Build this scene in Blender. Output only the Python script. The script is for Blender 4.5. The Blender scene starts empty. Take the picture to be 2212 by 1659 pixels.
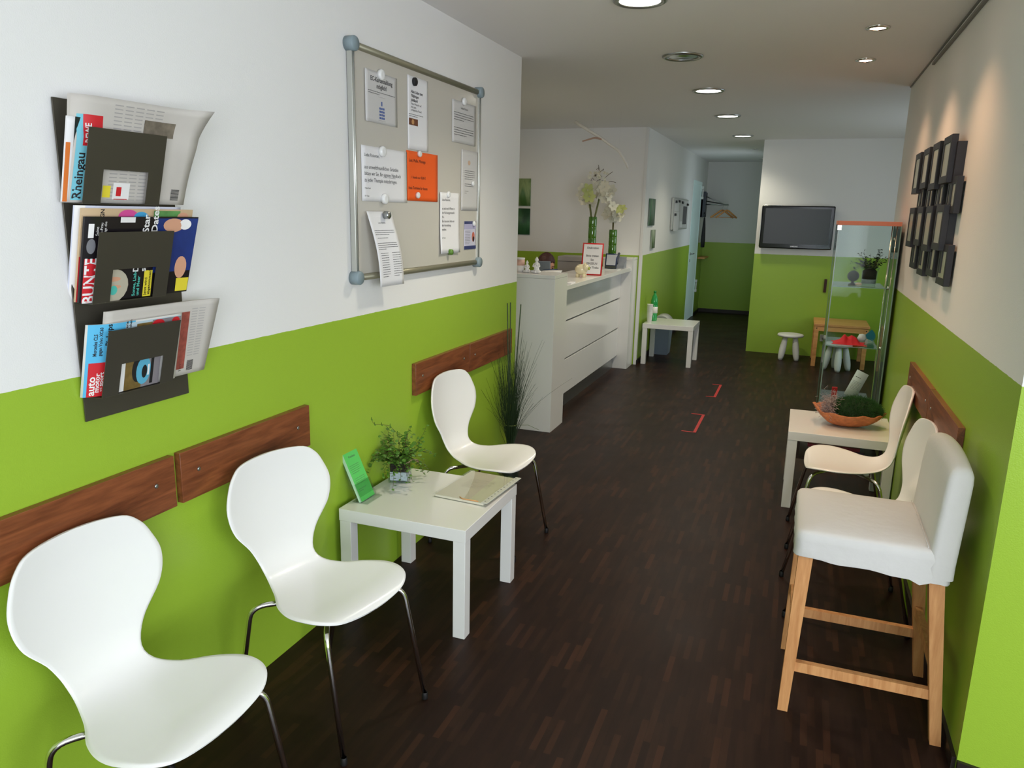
import bpy, bmesh, math, random
from mathutils import Matrix, Vector, Euler
random.seed(7)
PI = math.pi
SC = bpy.context.scene
COL = SC.collection

# ------------------------------------------------------------------ camera
cam_d = bpy.data.cameras.new('camera'); cam = bpy.data.objects.new('camera', cam_d); COL.objects.link(cam)
cam_d.sensor_fit = 'HORIZONTAL'; cam_d.sensor_width = 36.0
cam_d.lens = 36.0 * 1640.83 / 2212.0
cam_d.clip_start = 0.02; cam_d.clip_end = 100
RT = (0.9351293, 0.3536482, 0.0215905)
UP = (-0.0976842, 0.1987652, 0.9751668)
FW = (-0.3405745, 0.9140161, -0.2204170)
cam.matrix_world = Matrix(((RT[0], UP[0], -FW[0], 1.65135), (RT[1], UP[1], -FW[1], 0.0),
                           (RT[2], UP[2], -FW[2], 1.61), (0, 0, 0, 1)))
SC.camera = cam

# ------------------------------------------------------------------ world, daylight, exposure
w = bpy.data.worlds.new('sky'); SC.world = w; w.use_nodes = True
bg = w.node_tree.nodes['Background']; bg.inputs[0].default_value = (0.72, 0.85, 1.0, 1); bg.inputs[1].default_value = 1.0
SC.view_settings.view_transform = 'Standard'; SC.view_settings.look = 'None'
SC.view_settings.exposure = 0.0; SC.view_settings.gamma = 1.0
SC.cycles.use_denoising = True
SC.cycles.max_bounces = 10; SC.cycles.diffuse_bounces = 5; SC.cycles.transmission_bounces = 8; SC.cycles.transparent_max_bounces = 12
SC.cycles.sample_clamp_indirect = 6.0; SC.cycles.caustics_refractive = False; SC.cycles.caustics_reflective = False

def area_light(name, loc, direction, sx, sy, power, color, spread=PI, shape='RECTANGLE'):
    d = bpy.data.lights.new(name, 'AREA'); d.shape = shape; d.size = sx; d.size_y = sy
    d.energy = power; d.color = color; d.spread = spread
    o = bpy.data.objects.new(name, d); COL.objects.link(o); o.location = loc
    o.rotation_euler = Vector(direction).to_track_quat('-Z', 'Y').to_euler()
    return o
area_light('daylight_front_window', (3.05, -2.42, 1.38), (0, 1, 0), 2.9, 1.9, 140, (0.87, 0.91, 1.0))
area_light('daylight_side_window', (5.02, -0.55, 1.38), (-1, 0, 0), 3.0, 1.9, 95, (0.84, 0.89, 1.0))
area_light('added_recess_daylight', (3.56, 7.75, 1.4), (-1, 0.25, 0), 2.0, 1.5, 11, (0.84, 0.93, 1.0))  # added light from an unseen window, cools and brightens the television wall
area_light('added_hall_light', (1.08, 11.6, 1.3), (-1, 0.2, 0), 1.0, 1.6, 8, (0.8, 0.92, 1.0))  # added light at an unseen door, lifts the dim hall end

# ------------------------------------------------------------------ materials
def lin(c):
    return tuple(((v / 255) / 12.92 if v / 255 <= 0.04045 else ((v / 255 + 0.055) / 1.055) ** 2.4) for v in c)
def mat(name, c, rough=0.5, metal=0.0, var=0.0, vscale=8.0, bump=0.0, bscale=200.0, emit=0.0, coat=0.0, spec=0.5, ecol=None):
    m = bpy.data.materials.new(name); m.use_nodes = True; nt = m.node_tree
    p = nt.nodes['Principled BSDF']; L = lin(c) + (1,)
    p.inputs['Base Color'].default_value = L; p.inputs['Roughness'].default_value = rough
    p.inputs['Metallic'].default_value = metal; p.inputs['Specular IOR Level'].default_value = spec
    p.inputs['Coat Weight'].default_value = coat; p.inputs['Coat Roughness'].default_value = 0.08
    if emit:
        p.inputs['Emission Color'].default_value = (lin(ecol) + (1,)) if ecol else L; p.inputs['Emission Strength'].default_value = emit
    tc = nt.nodes.new('ShaderNodeTexCoord')
    if var:
        n = nt.nodes.new('ShaderNodeTexNoise'); n.inputs['Scale'].default_value = vscale; n.inputs['Detail'].default_value = 4
        nt.links.new(tc.outputs['Object'], n.inputs['Vector'])
        mx = nt.nodes.new('ShaderNodeMix'); mx.data_type = 'RGBA'
        mx.inputs[6].default_value = tuple(v * (1 - var) for v in L[:3]) + (1,)
        mx.inputs[7].default_value = tuple(min(1, v * (1 + var)) for v in L[:3]) + (1,)
        nt.links.new(n.outputs['Fac'], mx.inputs[0]); nt.links.new(mx.outputs[2], p.inputs['Base Color'])
    if bump:
        n = nt.nodes.new('ShaderNodeTexNoise'); n.inputs['Scale'].default_value = bscale; n.inputs['Detail'].default_value = 3
        nt.links.new(tc.outputs['Object'], n.inputs['Vector'])
        b = nt.nodes.new('ShaderNodeBump'); b.inputs['Strength'].default_value = bump; b.inputs['Distance'].default_value = 0.002
        nt.links.new(n.outputs['Fac'], b.inputs['Height']); nt.links.new(b.outputs[0], p.inputs['Normal'])
    return m

def wall_paint(name, green, white, line=1.1885):
    m = mat(name, white, 0.55, bump=0.25, bscale=260); nt = m.node_tree; p = nt.nodes['Principled BSDF']
    g = nt.nodes.new('ShaderNodeNewGeometry'); s = nt.nodes.new('ShaderNodeSeparateXYZ')
    nt.links.new(g.outputs['Position'], s.inputs[0])
    n = nt.nodes.new('ShaderNodeTexNoise'); n.inputs['Scale'].default_value = 30
    nt.links.new(g.outputs['Position'], n.inputs['Vector'])
    ad = nt.nodes.new('ShaderNodeMath'); ad.operation = 'MULTIPLY_ADD'; ad.inputs[1].default_value = 0.004
    nt.links.new(n.outputs['Fac'], ad.inputs[0]); nt.links.new(s.outputs['Z'], ad.inputs[2])
    c = nt.nodes.new('ShaderNodeMath'); c.operation = 'LESS_THAN'; c.inputs[1].default_value = line + 0.002
    nt.links.new(ad.outputs[0], c.inputs[0])
    mx = nt.nodes.new('ShaderNodeMix'); mx.data_type = 'RGBA'
    mx.inputs[6].default_value = lin(white) + (1,); mx.inputs[7].default_value = lin(green) + (1,)
    nt.links.new(c.outputs[0], mx.inputs[0]); nt.links.new(mx.outputs[2], p.inputs['Base Color'])
    mr = nt.nodes.new('ShaderNodeMapRange'); mr.inputs['To Min'].default_value = 0.6; mr.inputs['To Max'].default_value = 0.33
    nt.links.new(c.outputs[0], mr.inputs['Value']); nt.links.new(mr.outputs[0], p.inputs['Roughness'])
    return m

def parquet():
    m = bpy.data.materials.new('dark_parquet'); m.use_nodes = True; nt = m.node_tree; p = nt.nodes['Principled BSDF']
    g = nt.nodes.new('ShaderNodeNewGeometry')
    mp = nt.nodes.new('ShaderNodeMapping'); mp.inputs['Rotation'].default_value = (0, 0, PI / 2)
    nt.links.new(g.outputs['Position'], mp.inputs['Vector'])
    b = nt.nodes.new('ShaderNodeTexBrick'); b.inputs['Scale'].default_value = 1.0
    b.inputs['Brick Width'].default_value = 0.17; b.inputs['Row Height'].default_value = 0.023
    b.inputs['Mortar Size'].default_value = 0.0006; b.inputs['Mortar Smooth'].default_value = 0.2
    b.offset = 0.37; b.offset_frequency = 2
    b.inputs['Color1'].default_value = (0, 0, 0, 1); b.inputs['Color2'].default_value = (1, 1, 1, 1); b.inputs['Mortar'].default_value = (0.1, 0.1, 0.1, 1)
    nt.links.new(mp.outputs[0], b.inputs['Vector'])
    r = nt.nodes.new('ShaderNodeValToRGB'); e = r.color_ramp.elements
    e[0].position = 0.0; e[0].color = lin((35, 21, 17)) + (1,)
    e[1].position = 1.0; e[1].color = lin((59, 35, 24)) + (1,)
    e2 = r.color_ramp.elements.new(0.55); e2.color = lin((40, 24, 18)) + (1,)
    e3 = r.color_ramp.elements.new(0.85); e3.color = lin((47, 29, 21)) + (1,)
    nt.links.new(b.outputs['Color'], r.inputs[0])
    mp2 = nt.nodes.new('ShaderNodeMapping'); mp2.inputs['Scale'].default_value = (60, 6, 1)
    nt.links.new(g.outputs['Position'], mp2.inputs['Vector'])
    n = nt.nodes.new('ShaderNodeTexNoise'); n.inputs['Scale'].default_value = 1.0; n.inputs['Detail'].default_value = 6
    nt.links.new(mp2.outputs[0], n.inputs['Vector'])
    mr = nt.nodes.new('ShaderNodeMapRange'); mr.inputs['To Min'].default_value = 0.65; mr.inputs['To Max'].default_value = 1.25
    nt.links.new(n.outputs['Fac'], mr.inputs['Value'])
    mx = nt.nodes.new('ShaderNodeMix'); mx.data_type = 'RGBA'; mx.blend_type = 'MULTIPLY'; mx.inputs[0].default_value = 1
    nt.links.new(r.outputs[0], mx.inputs[6]); nt.links.new(mr.outputs[0], mx.inputs[7])
    nt.links.new(mx.outputs[2], p.inputs['Base Color'])
    n2 = nt.nodes.new('ShaderNodeTexNoise'); n2.inputs['Scale'].default_value = 3.0; n2.inputs['Detail'].default_value = 5
    nt.links.new(g.outputs['Position'], n2.inputs['Vector'])
    mr2 = nt.nodes.new('ShaderNodeMapRange'); p.inputs['Specular IOR Level'].default_value = 0.14; mr2.inputs['To Min'].default_value = 0.34; mr2.inputs['To Max'].default_value = 0.52
    nt.links.new(n2.outputs['Fac'], mr2.inputs['Value']); nt.links.new(mr2.outputs[0], p.inputs['Roughness'])
    bp = nt.nodes.new('ShaderNodeBump'); bp.inputs['Strength'].default_value = 0.15; bp.inputs['Distance'].default_value = 0.002
    nt.links.new(n.outputs['Fac'], bp.inputs['Height']); nt.links.new(bp.outputs[0], p.inputs['Normal'])
    return m

def wood(name, c1, c2, axis=1, scale=1.0, rough=0.4):
    m = bpy.data.materials.new(name); m.use_nodes = True; nt = m.node_tree; p = nt.nodes['Principled BSDF']
    tc = nt.nodes.new('ShaderNodeTexCoord'); mp = nt.nodes.new('ShaderNodeMapping')
    s = [14 * scale] * 3; s[axis] = 1.4 * scale; mp.inputs['Scale'].default_value = s
    nt.links.new(tc.outputs['Object'], mp.inputs['Vector'])
    n = nt.nodes.new('ShaderNodeTexNoise'); n.inputs['Scale'].default_value = 1.6; n.inputs['Detail'].default_value = 8; n.inputs['Distortion'].default_value = 1.4
    nt.links.new(mp.outputs[0], n.inputs['Vector'])
    n2 = nt.nodes.new('ShaderNodeTexNoise'); n2.inputs['Scale'].default_value = 12; n2.inputs['Detail'].default_value = 4
    nt.links.new(mp.outputs[0], n2.inputs['Vector'])
    a = nt.nodes.new('ShaderNodeMath'); a.operation = 'MULTIPLY_ADD'; a.inputs[1].default_value = 0.35
    nt.links.new(n2.outputs['Fac'], a.inputs[0]); nt.links.new(n.outputs['Fac'], a.inputs[2])
    r = nt.nodes.new('ShaderNodeValToRGB'); e = r.color_ramp.elements
    e[0].position = 0.42; e[0].color = lin(c1) + (1,); e[1].position = 0.85; e[1].color = lin(c2) + (1,)
    nt.links.new(a.outputs[0], r.inputs[0]); nt.links.new(r.outputs[0], p.inputs['Base Color'])
    p.inputs['Roughness'].default_value = rough
    return m

def glass_thin(name, tint=(0.93, 0.98, 0.96), refl=0.004):
    m = bpy.data.materials.new(name); m.use_nodes = True; nt = m.node_tree; nt.nodes.clear()
    o = nt.nodes.new('ShaderNodeOutputMaterial'); t = nt.nodes.new('ShaderNodeBsdfTransparent'); t.inputs[0].default_value = tint + (1,)
    g = nt.nodes.new('ShaderNodeBsdfGlossy'); g.inputs['Roughness'].default_value = 0.02
    ge = nt.nodes.new('ShaderNodeNewGeometry'); dp = nt.nodes.new('ShaderNodeVectorMath'); dp.operation = 'DOT_PRODUCT'
    nt.links.new(ge.outputs['Incoming'], dp.inputs[0]); nt.links.new(ge.outputs['Normal'], dp.inputs[1])
    def mth(op, x, y=None):
        n = nt.nodes.new('ShaderNodeMath'); n.operation = op
        for i, v in enumerate((x, y)):
            if v is None: continue
            if isinstance(v, (int, float)): n.inputs[i].default_value = v
            else: nt.links.new(v, n.inputs[i])
        return n.outputs[0]
    k = mth('SUBTRACT', 1.0, mth('ABSOLUTE', dp.outputs['Value']))
    fr = mth('ADD', mth('MULTIPLY', mth('POWER', k, 5.0), 0.75), refl)
    mx = nt.nodes.new('ShaderNodeMixShader')
    nt.links.new(fr, mx.inputs[0]); nt.links.new(t.outputs[0], mx.inputs[1]); nt.links.new(g.outputs[0], mx.inputs[2])
    nt.links.new(mx.outputs[0], o.inputs[0])
    return m

M = {}
M['wall'] = wall_paint('painted_wall', (154, 187, 56), (234, 233, 230))
M['ceiling'] = mat('white_ceiling', (240, 238, 238), 0.8, bump=0.15, bscale=300)
M['floor'] = parquet()
M['white'] = mat('white_lacquer', (232, 230, 226), 0.22, coat=0.3)
M['chairwhite'] = mat('chair_lacquer', (238, 237, 234), 0.3, coat=0.25, var=0.015, vscale=3)
M['whitematte'] = mat('white_matte', (226, 225, 222), 0.55)
M['chrome'] = mat('chrome', (222, 220, 216), 0.14, 1.0)
M['steel'] = mat('brushed_steel', (175, 178, 178), 0.32, 1.0)
M['alu'] = mat('aluminium', (196, 197, 190), 0.38, 0.8)
M['alugold'] = mat('aluminium_tube', (150, 146, 124), 0.4, 0.55)
M['cap'] = mat('grey_plastic_cap', (134, 150, 156), 0.45)
M['board'] = mat('whiteboard_enamel', (199, 194, 183), 0.16)
M['paper'] = mat('white_paper', (232, 231, 232), 0.7)
M['paper2'] = mat('grey_paper', (208, 206, 204), 0.4)
M['ink'] = mat('black_ink', (84, 82, 82), 0.7)
M['inkblack'] = mat('deep_black_ink', (22, 22, 24), 0.6)
M['orange'] = mat('orange_paper', (236, 92, 18), 0.7)
M['black'] = mat('black_plastic', (18, 18, 20), 0.3)
M['rubber'] = mat('black_rubber', (16, 14, 14), 0.6)
M['rack'] = mat('taupe_metal', (84, 80, 70), 0.42, 0.55)
M['walnut'] = wood('walnut_board', (88, 44, 24), (146, 84, 50), 1, 1.0, 0.35)
M['beech'] = wood('beech_wood', (176, 116, 66), (208, 152, 98), 2, 1.3, 0.45)
M['pine'] = wood('pine_wood', (198, 132, 74), (226, 166, 102), 0, 1.2, 0.45)
M['fabric'] = mat('cotton_cover', (204, 201, 197), 0.95, bump=0.9, bscale=26, var=0.03, vscale=5)
M['glass'] = glass_thin('clear_glass', (0.94, 0.98, 0.97))
M['sleeve'] = glass_thin('clear_sleeve', (0.975, 0.98, 0.97), 0.03)
M['acryl'] = glass_thin('clear_acrylic', (0.88, 0.91, 0.89), 0.05)
M['glassedge'] = mat('glass_edge', (120, 150, 140), 0.2)
M['screen'] = mat('tv_screen', (26, 30, 37), 0.36, spec=1.0)
M['blackgloss'] = mat('black_gloss', (9, 9, 11), 0.16, spec=0.3)
M['green_leaf'] = mat('green_leaf', (82, 124, 40), 0.5, var=0.35, vscale=40)
M['dark_leaf'] = mat('dark_leaf', (40, 62, 34), 0.5, var=0.35, vscale=40)
M['grass'] = mat('dark_grass', (42, 62, 34), 0.6, var=0.4, vscale=12)
M['stem'] = mat('brown_stem', (86, 70, 40), 0.7)
M['red'] = mat('red', (206, 24, 30), 0.5)
M['soil'] = mat('soil', (44, 34, 26), 0.95, bump=0.8, bscale=90)
M['stone'] = mat('white_gravel', (190, 190, 200), 0.5, var=0.3, vscale=120, bump=1.0, bscale=150)
M['lime'] = mat('lime_paper', (92, 200, 96), 0.6)
M['base_dark'] = mat('dark_baseboard', (34, 24, 20), 0.45)

# ------------------------------------------------------------------ mesh builder
ORG = {}
def _text_geo(s, size, align='LEFT', bold=False, spacing=1.0):
    c = bpy.data.curves.new('t', 'FONT'); c.body = s; c.size = size; c.align_x = align; c.align_y = 'CENTER'
    c.resolution_u = 2; c.space_line = spacing
    if bold: c.offset = size * 0.022
    o = bpy.data.objects.new('t', c); me = o.to_mesh()
    vs = [v.co.copy() for v in me.vertices]; fs = [tuple(f.vertices) for f in me.polygons]
    o.to_mesh_clear(); bpy.data.objects.remove(o); bpy.data.curves.remove(c)
    return vs, fs

class MB:
    def __init__(s): s.bm = bmesh.new(); s.mi = 0; s.sm = False
    def _f(s, fs, sm=None):
        for f in fs:
            f.material_index = s.mi; f.smooth = s.sm if sm is None else sm
    def box(s, x0, x1, y0, y1, z0, z1, bev=0.0, rot=None, seg=2):
        x0, x1 = min(x0, x1), max(x0, x1); y0, y1 = min(y0, y1), max(y0, y1); z0, z1 = min(z0, z1), max(z0, z1)
        v = [s.bm.verts.new((x, y, z)) for z in (z0, z1) for y in (y0, y1) for x in (x0, x1)]
        fs = [s.bm.faces.new([v[i] for i in q]) for q in ((0, 2, 3, 1), (4, 5, 7, 6), (0, 1, 5, 4), (2, 6, 7, 3), (0, 4, 6, 2), (1, 3, 7, 5))]
        s._f(fs, False)
        vv = v
        if bev:
            ed = list({e for f in fs for e in f.edges})
            r = bmesh.ops.bevel(s.bm, geom=ed, offset=bev, segments=seg, affect='EDGES', profile=0.5)
            s._f(r['faces'], True); vv = list({w_ for w_ in r['verts']} | {w_ for w_ in v if w_.is_valid})
            for f in {f for w_ in vv for f in w_.link_faces}: f.material_index = s.mi
        if rot is not None:
            bmesh.ops.transform(s.bm, matrix=rot, verts=vv)
        return vv
    def prism(s, pts, z0, z1):
        a = [s.bm.verts.new((x, y, z0)) for x, y in pts]; b = [s.bm.verts.new((x, y, z1)) for x, y in pts]
        n = len(pts); fs = [s.bm.faces.new(a[::-1]), s.bm.faces.new(b)]
        fs += [s.bm.faces.new((a[i], a[(i + 1) % n], b[(i + 1) % n], b[i])) for i in range(n)]
        s._f(fs, False); return a + b
    def hexa(s, c):   # 8 corners: bottom 4 ccw, top 4 ccw
        v = [s.bm.verts.new(p) for p in c]
        fs = [s.bm.faces.new([v[i] for i in q]) for q in ((3, 2, 1, 0), (4, 5, 6, 7), (0, 1, 5, 4), (1, 2, 6, 5), (2, 3, 7, 6), (3, 0, 4, 7))]
        s._f(fs, False); return v
    def tube(s, pts, r, n=8, cap=True, r2=None, mtx=None):
        pts = [Vector(p) for p in pts]; rings = []; N = len(pts)
        up = None
        for i, p in enumerate(pts):
            t = (pts[min(i + 1, N - 1)] - pts[max(i - 1, 0)]).normalized()
            if up is None:
                up = Vector((0, 0, 1)) if abs(t.z) < 0.9 else Vector((1, 0, 0))
            a = t.cross(up)
            if a.length < 1e-6: a = t.cross(Vector((0, 1, 0)))
            a.normalize(); b = a.cross(t).normalized(); up = b
            rr = r if r2 is None else r + (r2 - r) * i / max(1, N - 1)
            rings.append([s.bm.verts.new(p + a * math.cos(k * 2 * PI / n) * rr + b * math.sin(k * 2 * PI / n) * rr) for k in range(n)])
        fs = []
        for A, B in zip(rings, rings[1:]):
            fs += [s.bm.faces.new((A[k], A[(k + 1) % n], B[(k + 1) % n], B[k])) for k in range(n)]
        s._f(fs, True)
        if cap and n > 2:
            s._f([s.bm.faces.new(rings[0][::-1]), s.bm.faces.new(rings[-1])], False)
        return [v for R_ in rings for v in R_]
    def lathe(s, prof, c=(0, 0, 0), n=24, axis='Z', sy=1.0):
        rings = []; c = Vector(c)
        def pt(r, z, k):
            x = r * math.cos(k * 2 * PI / n); y = r * math.sin(k * 2 * PI / n) * sy
            return c + (Vector((x, y, z)) if axis == 'Z' else Vector((z, x, y)) if axis == 'X' else Vector((y, z, x)))
        vs = []
        for r, z in prof:
            if r <= 1e-6: rings.append([s.bm.verts.new(pt(0, z, 0))])
            else: rings.append([s.bm.verts.new(pt(r, z, k)) for k in range(n)])
            vs += rings[-1]
        fs = []
        for A, B in zip(rings, rings[1:]):
            for k in range(n):
                k2 = (k + 1) % n
                if len(A) == 1 and len(B) == 1: continue
                if len(A) == 1: fs.append(s.bm.faces.new((A[0], B[k2], B[k])))
                elif len(B) == 1: fs.append(s.bm.faces.new((A[k], A[k2], B[0])))
                else: fs.append(s.bm.faces.new((A[k], A[k2], B[k2], B[k])))
        s._f(fs, True); return vs
    def cyl(s, c, r, h, n=24, axis='Z', r2=None):
        r2 = r if r2 is None else r2
        return s.lathe([(0, 0), (r, 0), (r2, h), (0, h)], c, n, axis)
    def ball(s, c, r, sx=1, sy=1, sz=1, n=16, mtx=None):
        q = bmesh.ops.create_uvsphere(s.bm, u_segments=n, v_segments=max(6, n // 2 + 2), radius=r)
        m = Matrix.Translation(Vector(c)) @ (mtx if mtx is not None else Matrix()) @ Matrix.Diagonal((sx, sy, sz, 1))
        bmesh.ops.transform(s.bm, matrix=m, verts=q['verts'])
        s._f({f for v in q['verts'] for f in v.link_faces}, True); return q['verts']
    def grid(s, F, nu, nv, sm=True, flip=False):
        V = [[s.bm.verts.new(F(i / nu, j / nv)) for j in range(nv + 1)] for i in range(nu + 1)]
        fs = []
        for i in range(nu):
            for j in range(nv):
                q = (V[i][j], V[i + 1][j], V[i + 1][j + 1], V[i][j + 1])
                fs.append(s.bm.faces.new(q[::-1] if flip else q))
        s._f(fs, sm); return V
    def slab(s, S, W, H, t, nu=10, nv=10):
        """curved sheet: S(u,v,off) gives a point; thickness t behind the face"""
        A = s.grid(lambda a, b: S(a * W, b * H, 0), nu, nv)
        B = s.grid(lambda a, b: S(a * W, b * H, -t), nu, nv, flip=True)
        E = [[(i, 0) for i in range(nu + 1)], [(nu, j) for j in range(nv + 1)], [(i, nv) for i in range(nu, -1, -1)], [(0, j) for j in range(nv, -1, -1)]]
        fs = []
        for e in E:
            for (a, b), (c, d) in zip(e, e[1:]):
                fs.append(s.bm.faces.new((A[a][b], B[a][b], B[c][d], A[c][d])))
        s._f(fs, False)
    def patch(s, S, u0, u1, v0, v1, off=0.0006, n=4):
        nu = 1 if n == 1 else max(n, int(abs(u1 - u0) / 0.009)); nv = 1 if n == 1 else max(n, int(abs(v1 - v0) / 0.009))
        s.grid(lambda a, b: S(u0 + a * (u1 - u0), v0 + b * (v1 - v0), off), nu, nv)
    def disc(s, S, cu, cv, ru, rv, off=0.0006, n=18):
        c = s.bm.verts.new(S(cu, cv, off)); r = [s.bm.verts.new(S(cu + ru * math.cos(k * 2 * PI / n), cv + rv * math.sin(k * 2 * PI / n), off)) for k in range(n)]
        s._f([s.bm.faces.new((c, r[k], r[(k + 1) % n])) for k in range(n)], True)
    def text(s, S, txt, u, v, size, align='LEFT', rot=0.0, off=0.0009, bold=False, xs=1.0, spacing=1.0):
        vs, fs = _text_geo(txt, size, align, bold, spacing)
        ca, sa = math.cos(rot), math.sin(rot)
        nv = [s.bm.verts.new(S(u + ca * p.x * xs - sa * p.y, v + sa * p.x * xs + ca * p.y, off)) for p in vs]
        out = []
        for f in fs:
            try: out.append(s.bm.faces.new([nv[i] for i in f]))
            except ValueError: pass
        s._f(out, False)
    def lines(s, S, u0, u1, v0, n, dv, h=0.0022, off=0.0008, seed=1):
        """rows of small print: word-length dashes"""
        rr = random.Random(seed)
        for k in range(n):
            v = v0 - k * dv; u = u0; end = u1 if k < n - 1 else u0 + (u1 - u0) * rr.uniform(0.4, 0.9)
            while u < end:
                w_ = min(rr.uniform(0.35, 1.2) * h * 5, end - u)
                if w_ > h * 0.6: s.patch(S, u, u + w_, v - h / 2, v + h / 2, off, 1)
                u += w_ + h * 0.9
    def build(s, name, mats, parent=None, merge=False):
        me = bpy.data.meshes.new(name)
        if merge: bmesh.ops.remove_doubles(s.bm, verts=s.bm.verts, dist=1e-5)
        if parent is not None:
            s.bm.transform(Matrix.Translation(-Vector(ORG.get(parent.name, (0, 0, 0)))))
        s.bm.normal_update(); s.bm.to_mesh(me); s.bm.free()
        for m in (mats if isinstance(mats, (list, tuple)) else [mats]): me.materials.append(m)
        o = bpy.data.objects.new(name, me); COL.objects.link(o)
        if parent is not None:
            o.parent = parent; ORG[o.name] = ORG.get(parent.name, (0, 0, 0))
        return o

def thing(name, label, cat, loc=(0, 0, 0), group=None):
    o = bpy.data.objects.new(name, None); COL.objects.link(o); o.location = loc; o.empty_display_size = 0.05
    o['label'] = label; o['category'] = cat; ORG[o.name] = tuple(loc)
    if group: o['group'] = group
    return o
def tag(o, label, cat, group=None):
    o['label'] = label; o['category'] = cat
    if group: o['group'] = group
    return o
def copy_tree(o, parent=None):
    c = o.copy(); COL.objects.link(c)
    if parent is not None: c.parent = parent
    for ch in list(o.children): copy_tree(ch, c)
    return c
def struct(name, mb, m):
    o = mb.build(name, m); o['kind'] = 'structure'; return o
def onleft(y0, z0, x0=0.0, f=None):     # sheet on / near the left wall, facing +x : u->+y, v->+z
    return lambda u, v, o: Vector((x0 + o + (f(u, v) if f else 0.0), y0 + u, z0 + v))
def facing_cam(x0, z0, y0, f=None):     # sheet facing -y : u->+x, v->+z
    return lambda u, v, o: Vector((x0 + u, y0 - o - (f(u, v) if f else 0.0), z0 + v))

# ================================================================== THE ROOM
H = 2.498; XR = 2.231; YC = 4.476; YB = 8.19; YT = 9.69; YE = 13.47; XH = 1.113
b = MB(); b.box(-3.2, 5.4, -2.8, 13.7, -0.1, 0); struct('floor', b, M['floor'])
b = MB(); b.box(-3.2, 5.4, -2.8, 13.7, H, H + 0.1); struct('ceiling', b, M['ceiling'])
b = MB(); b.box(-0.13, 0, -2.6, YC, 0, H); struct('wall_left', b, M['wall'])
b = MB(); b.box(-3.1, -0.13, YC - 0.13, YC, 0, H); struct('wall_reception_front', b, M['wall'])
b = MB(); b.box(-3.1, -3.0, YC, YB, 0, H); struct('wall_reception_side', b, M['wall'])
b = MB(); b.box(-3.1, -0.07, YB, YB + 0.12, 0, H); struct('wall_reception_back', b, M['wall'])
b = MB(); b.box(-0.07, 0.045, YB, 11.86, 0, H); b.box(-0.07, 0.045, 11.86, 12.79, 2.12, H); b.box(-0.07, 0.045, 12.79, YE, 0, H)
struct('wall_corridor', b, M['wall'])
b = MB(); b.box(-0.07, XH + 0.12, YE, YE + 0.1, 0, H); struct('wall_hall_end', b, M['wall'])
b = MB(); b.box(XH, 3.6, YT, YT + 0.12, 0, H); struct('wall_television', b, M['wall'])
b = MB(); b.box(XH, XH + 0.12, YT + 0.12, YE, 0, H); struct('wall_hall_right', b, M['wall'])
b = MB(); b.box(XH - .025, XH - .001, 11.05, 12.15, .02, 2.1, bev=.003); struct('added_hall_door', b, mat('added_door_glow', (206, 214, 216), .3, emit=.12))  # unseen glowing door, added to go with the extra hall light
b = MB(); b.box(XR, XR + 0.13, 2.45, 6.05, 0, H); struct('wall_right', b, M['wall'])
b = MB(); b.prism([(XR, 2.32), (5.3, 1.62), (5.3, 1.75), (XR + 0.13, 2.45), (XR, 2.45)], 0, H); struct('wall_right_return', b, M['wall'])
b = MB(); b.box(XR + 0.13, 3.6, 5.93, 6.05, 0, H); struct('wall_recess_front', b, M['wall'])
b = MB(); b.box(3.6, 3.72, 5.93, 6.7, 0, H); b.box(3.6, 3.72, 8.8, YT + 0.12, 0, H); b.box(3.6, 3.72, 6.7, 8.8, 0, .6); b.box(3.6, 3.72, 6.7, 8.8, 2.2, H); struct('wall_recess_side', b, M['wall'])
b = MB()   # glazed street front
b.box(0, 5.3, -2.6, -2.48, 0, 0.4); b.box(0, 5.3, -2.6, -2.48, 2.36, H); b.box(0, 1.58, -2.6, -2.48, 0.4, 2.36); b.box(4.52, 5.3, -2.6, -2.48, 0.4, 2.36)
struct('wall_front', b, M['wall'])
b = MB(); b.box(5.1, 5.3, -2.48, 1.75, 0, 0.4); b.box(5.1, 5.3, -2.48, 1.75, 2.36, H); b.box(5.1, 5.3, -2.48, -2.08, 0.4, 2.36); b.box(5.1, 5.3, 0.98, 1.75, 0.4, 2.36)
struct('wall_side', b, M['wall'])
M['frame'] = mat('window_frame', (208, 208, 206), 0.4)
b = MB()
for x in (1.58, 3.0, 4.47): b.box(x, x + 0.05, -2.58, -2.53, 0.4, 2.36)
b.box(1.58, 4.52, -2.58, -2.53, 0.4, 0.45); b.box(1.58, 4.52, -2.58, -2.53, 2.31, 2.36)
struct('window_1', b, M['frame'])
b = MB()
for y in (-2.08, -0.57, 0.93): b.box(5.2, 5.25, y, y + 0.05, 0.4, 2.36)
b.box(5.2, 5.25, -2.08, 0.98, 0.4, 0.45); b.box(5.2, 5.25, -2.08, 0.98, 2.31, 2.36)
struct('window_2', b, M['frame'])
b = MB()
for y in (6.7, 7.72, 8.75): b.box(3.64, 3.69, y, y + 0.05, 0.6, 2.2)
b.box(3.64, 3.69, 6.75, 8.75, 0.6, 0.65); b.box(3.64, 3.69, 6.75, 8.75, 2.15, 2.2)
struct('added_recess_window', b, M['frame'])  # unseen window, added as the origin of the recess daylight
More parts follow.
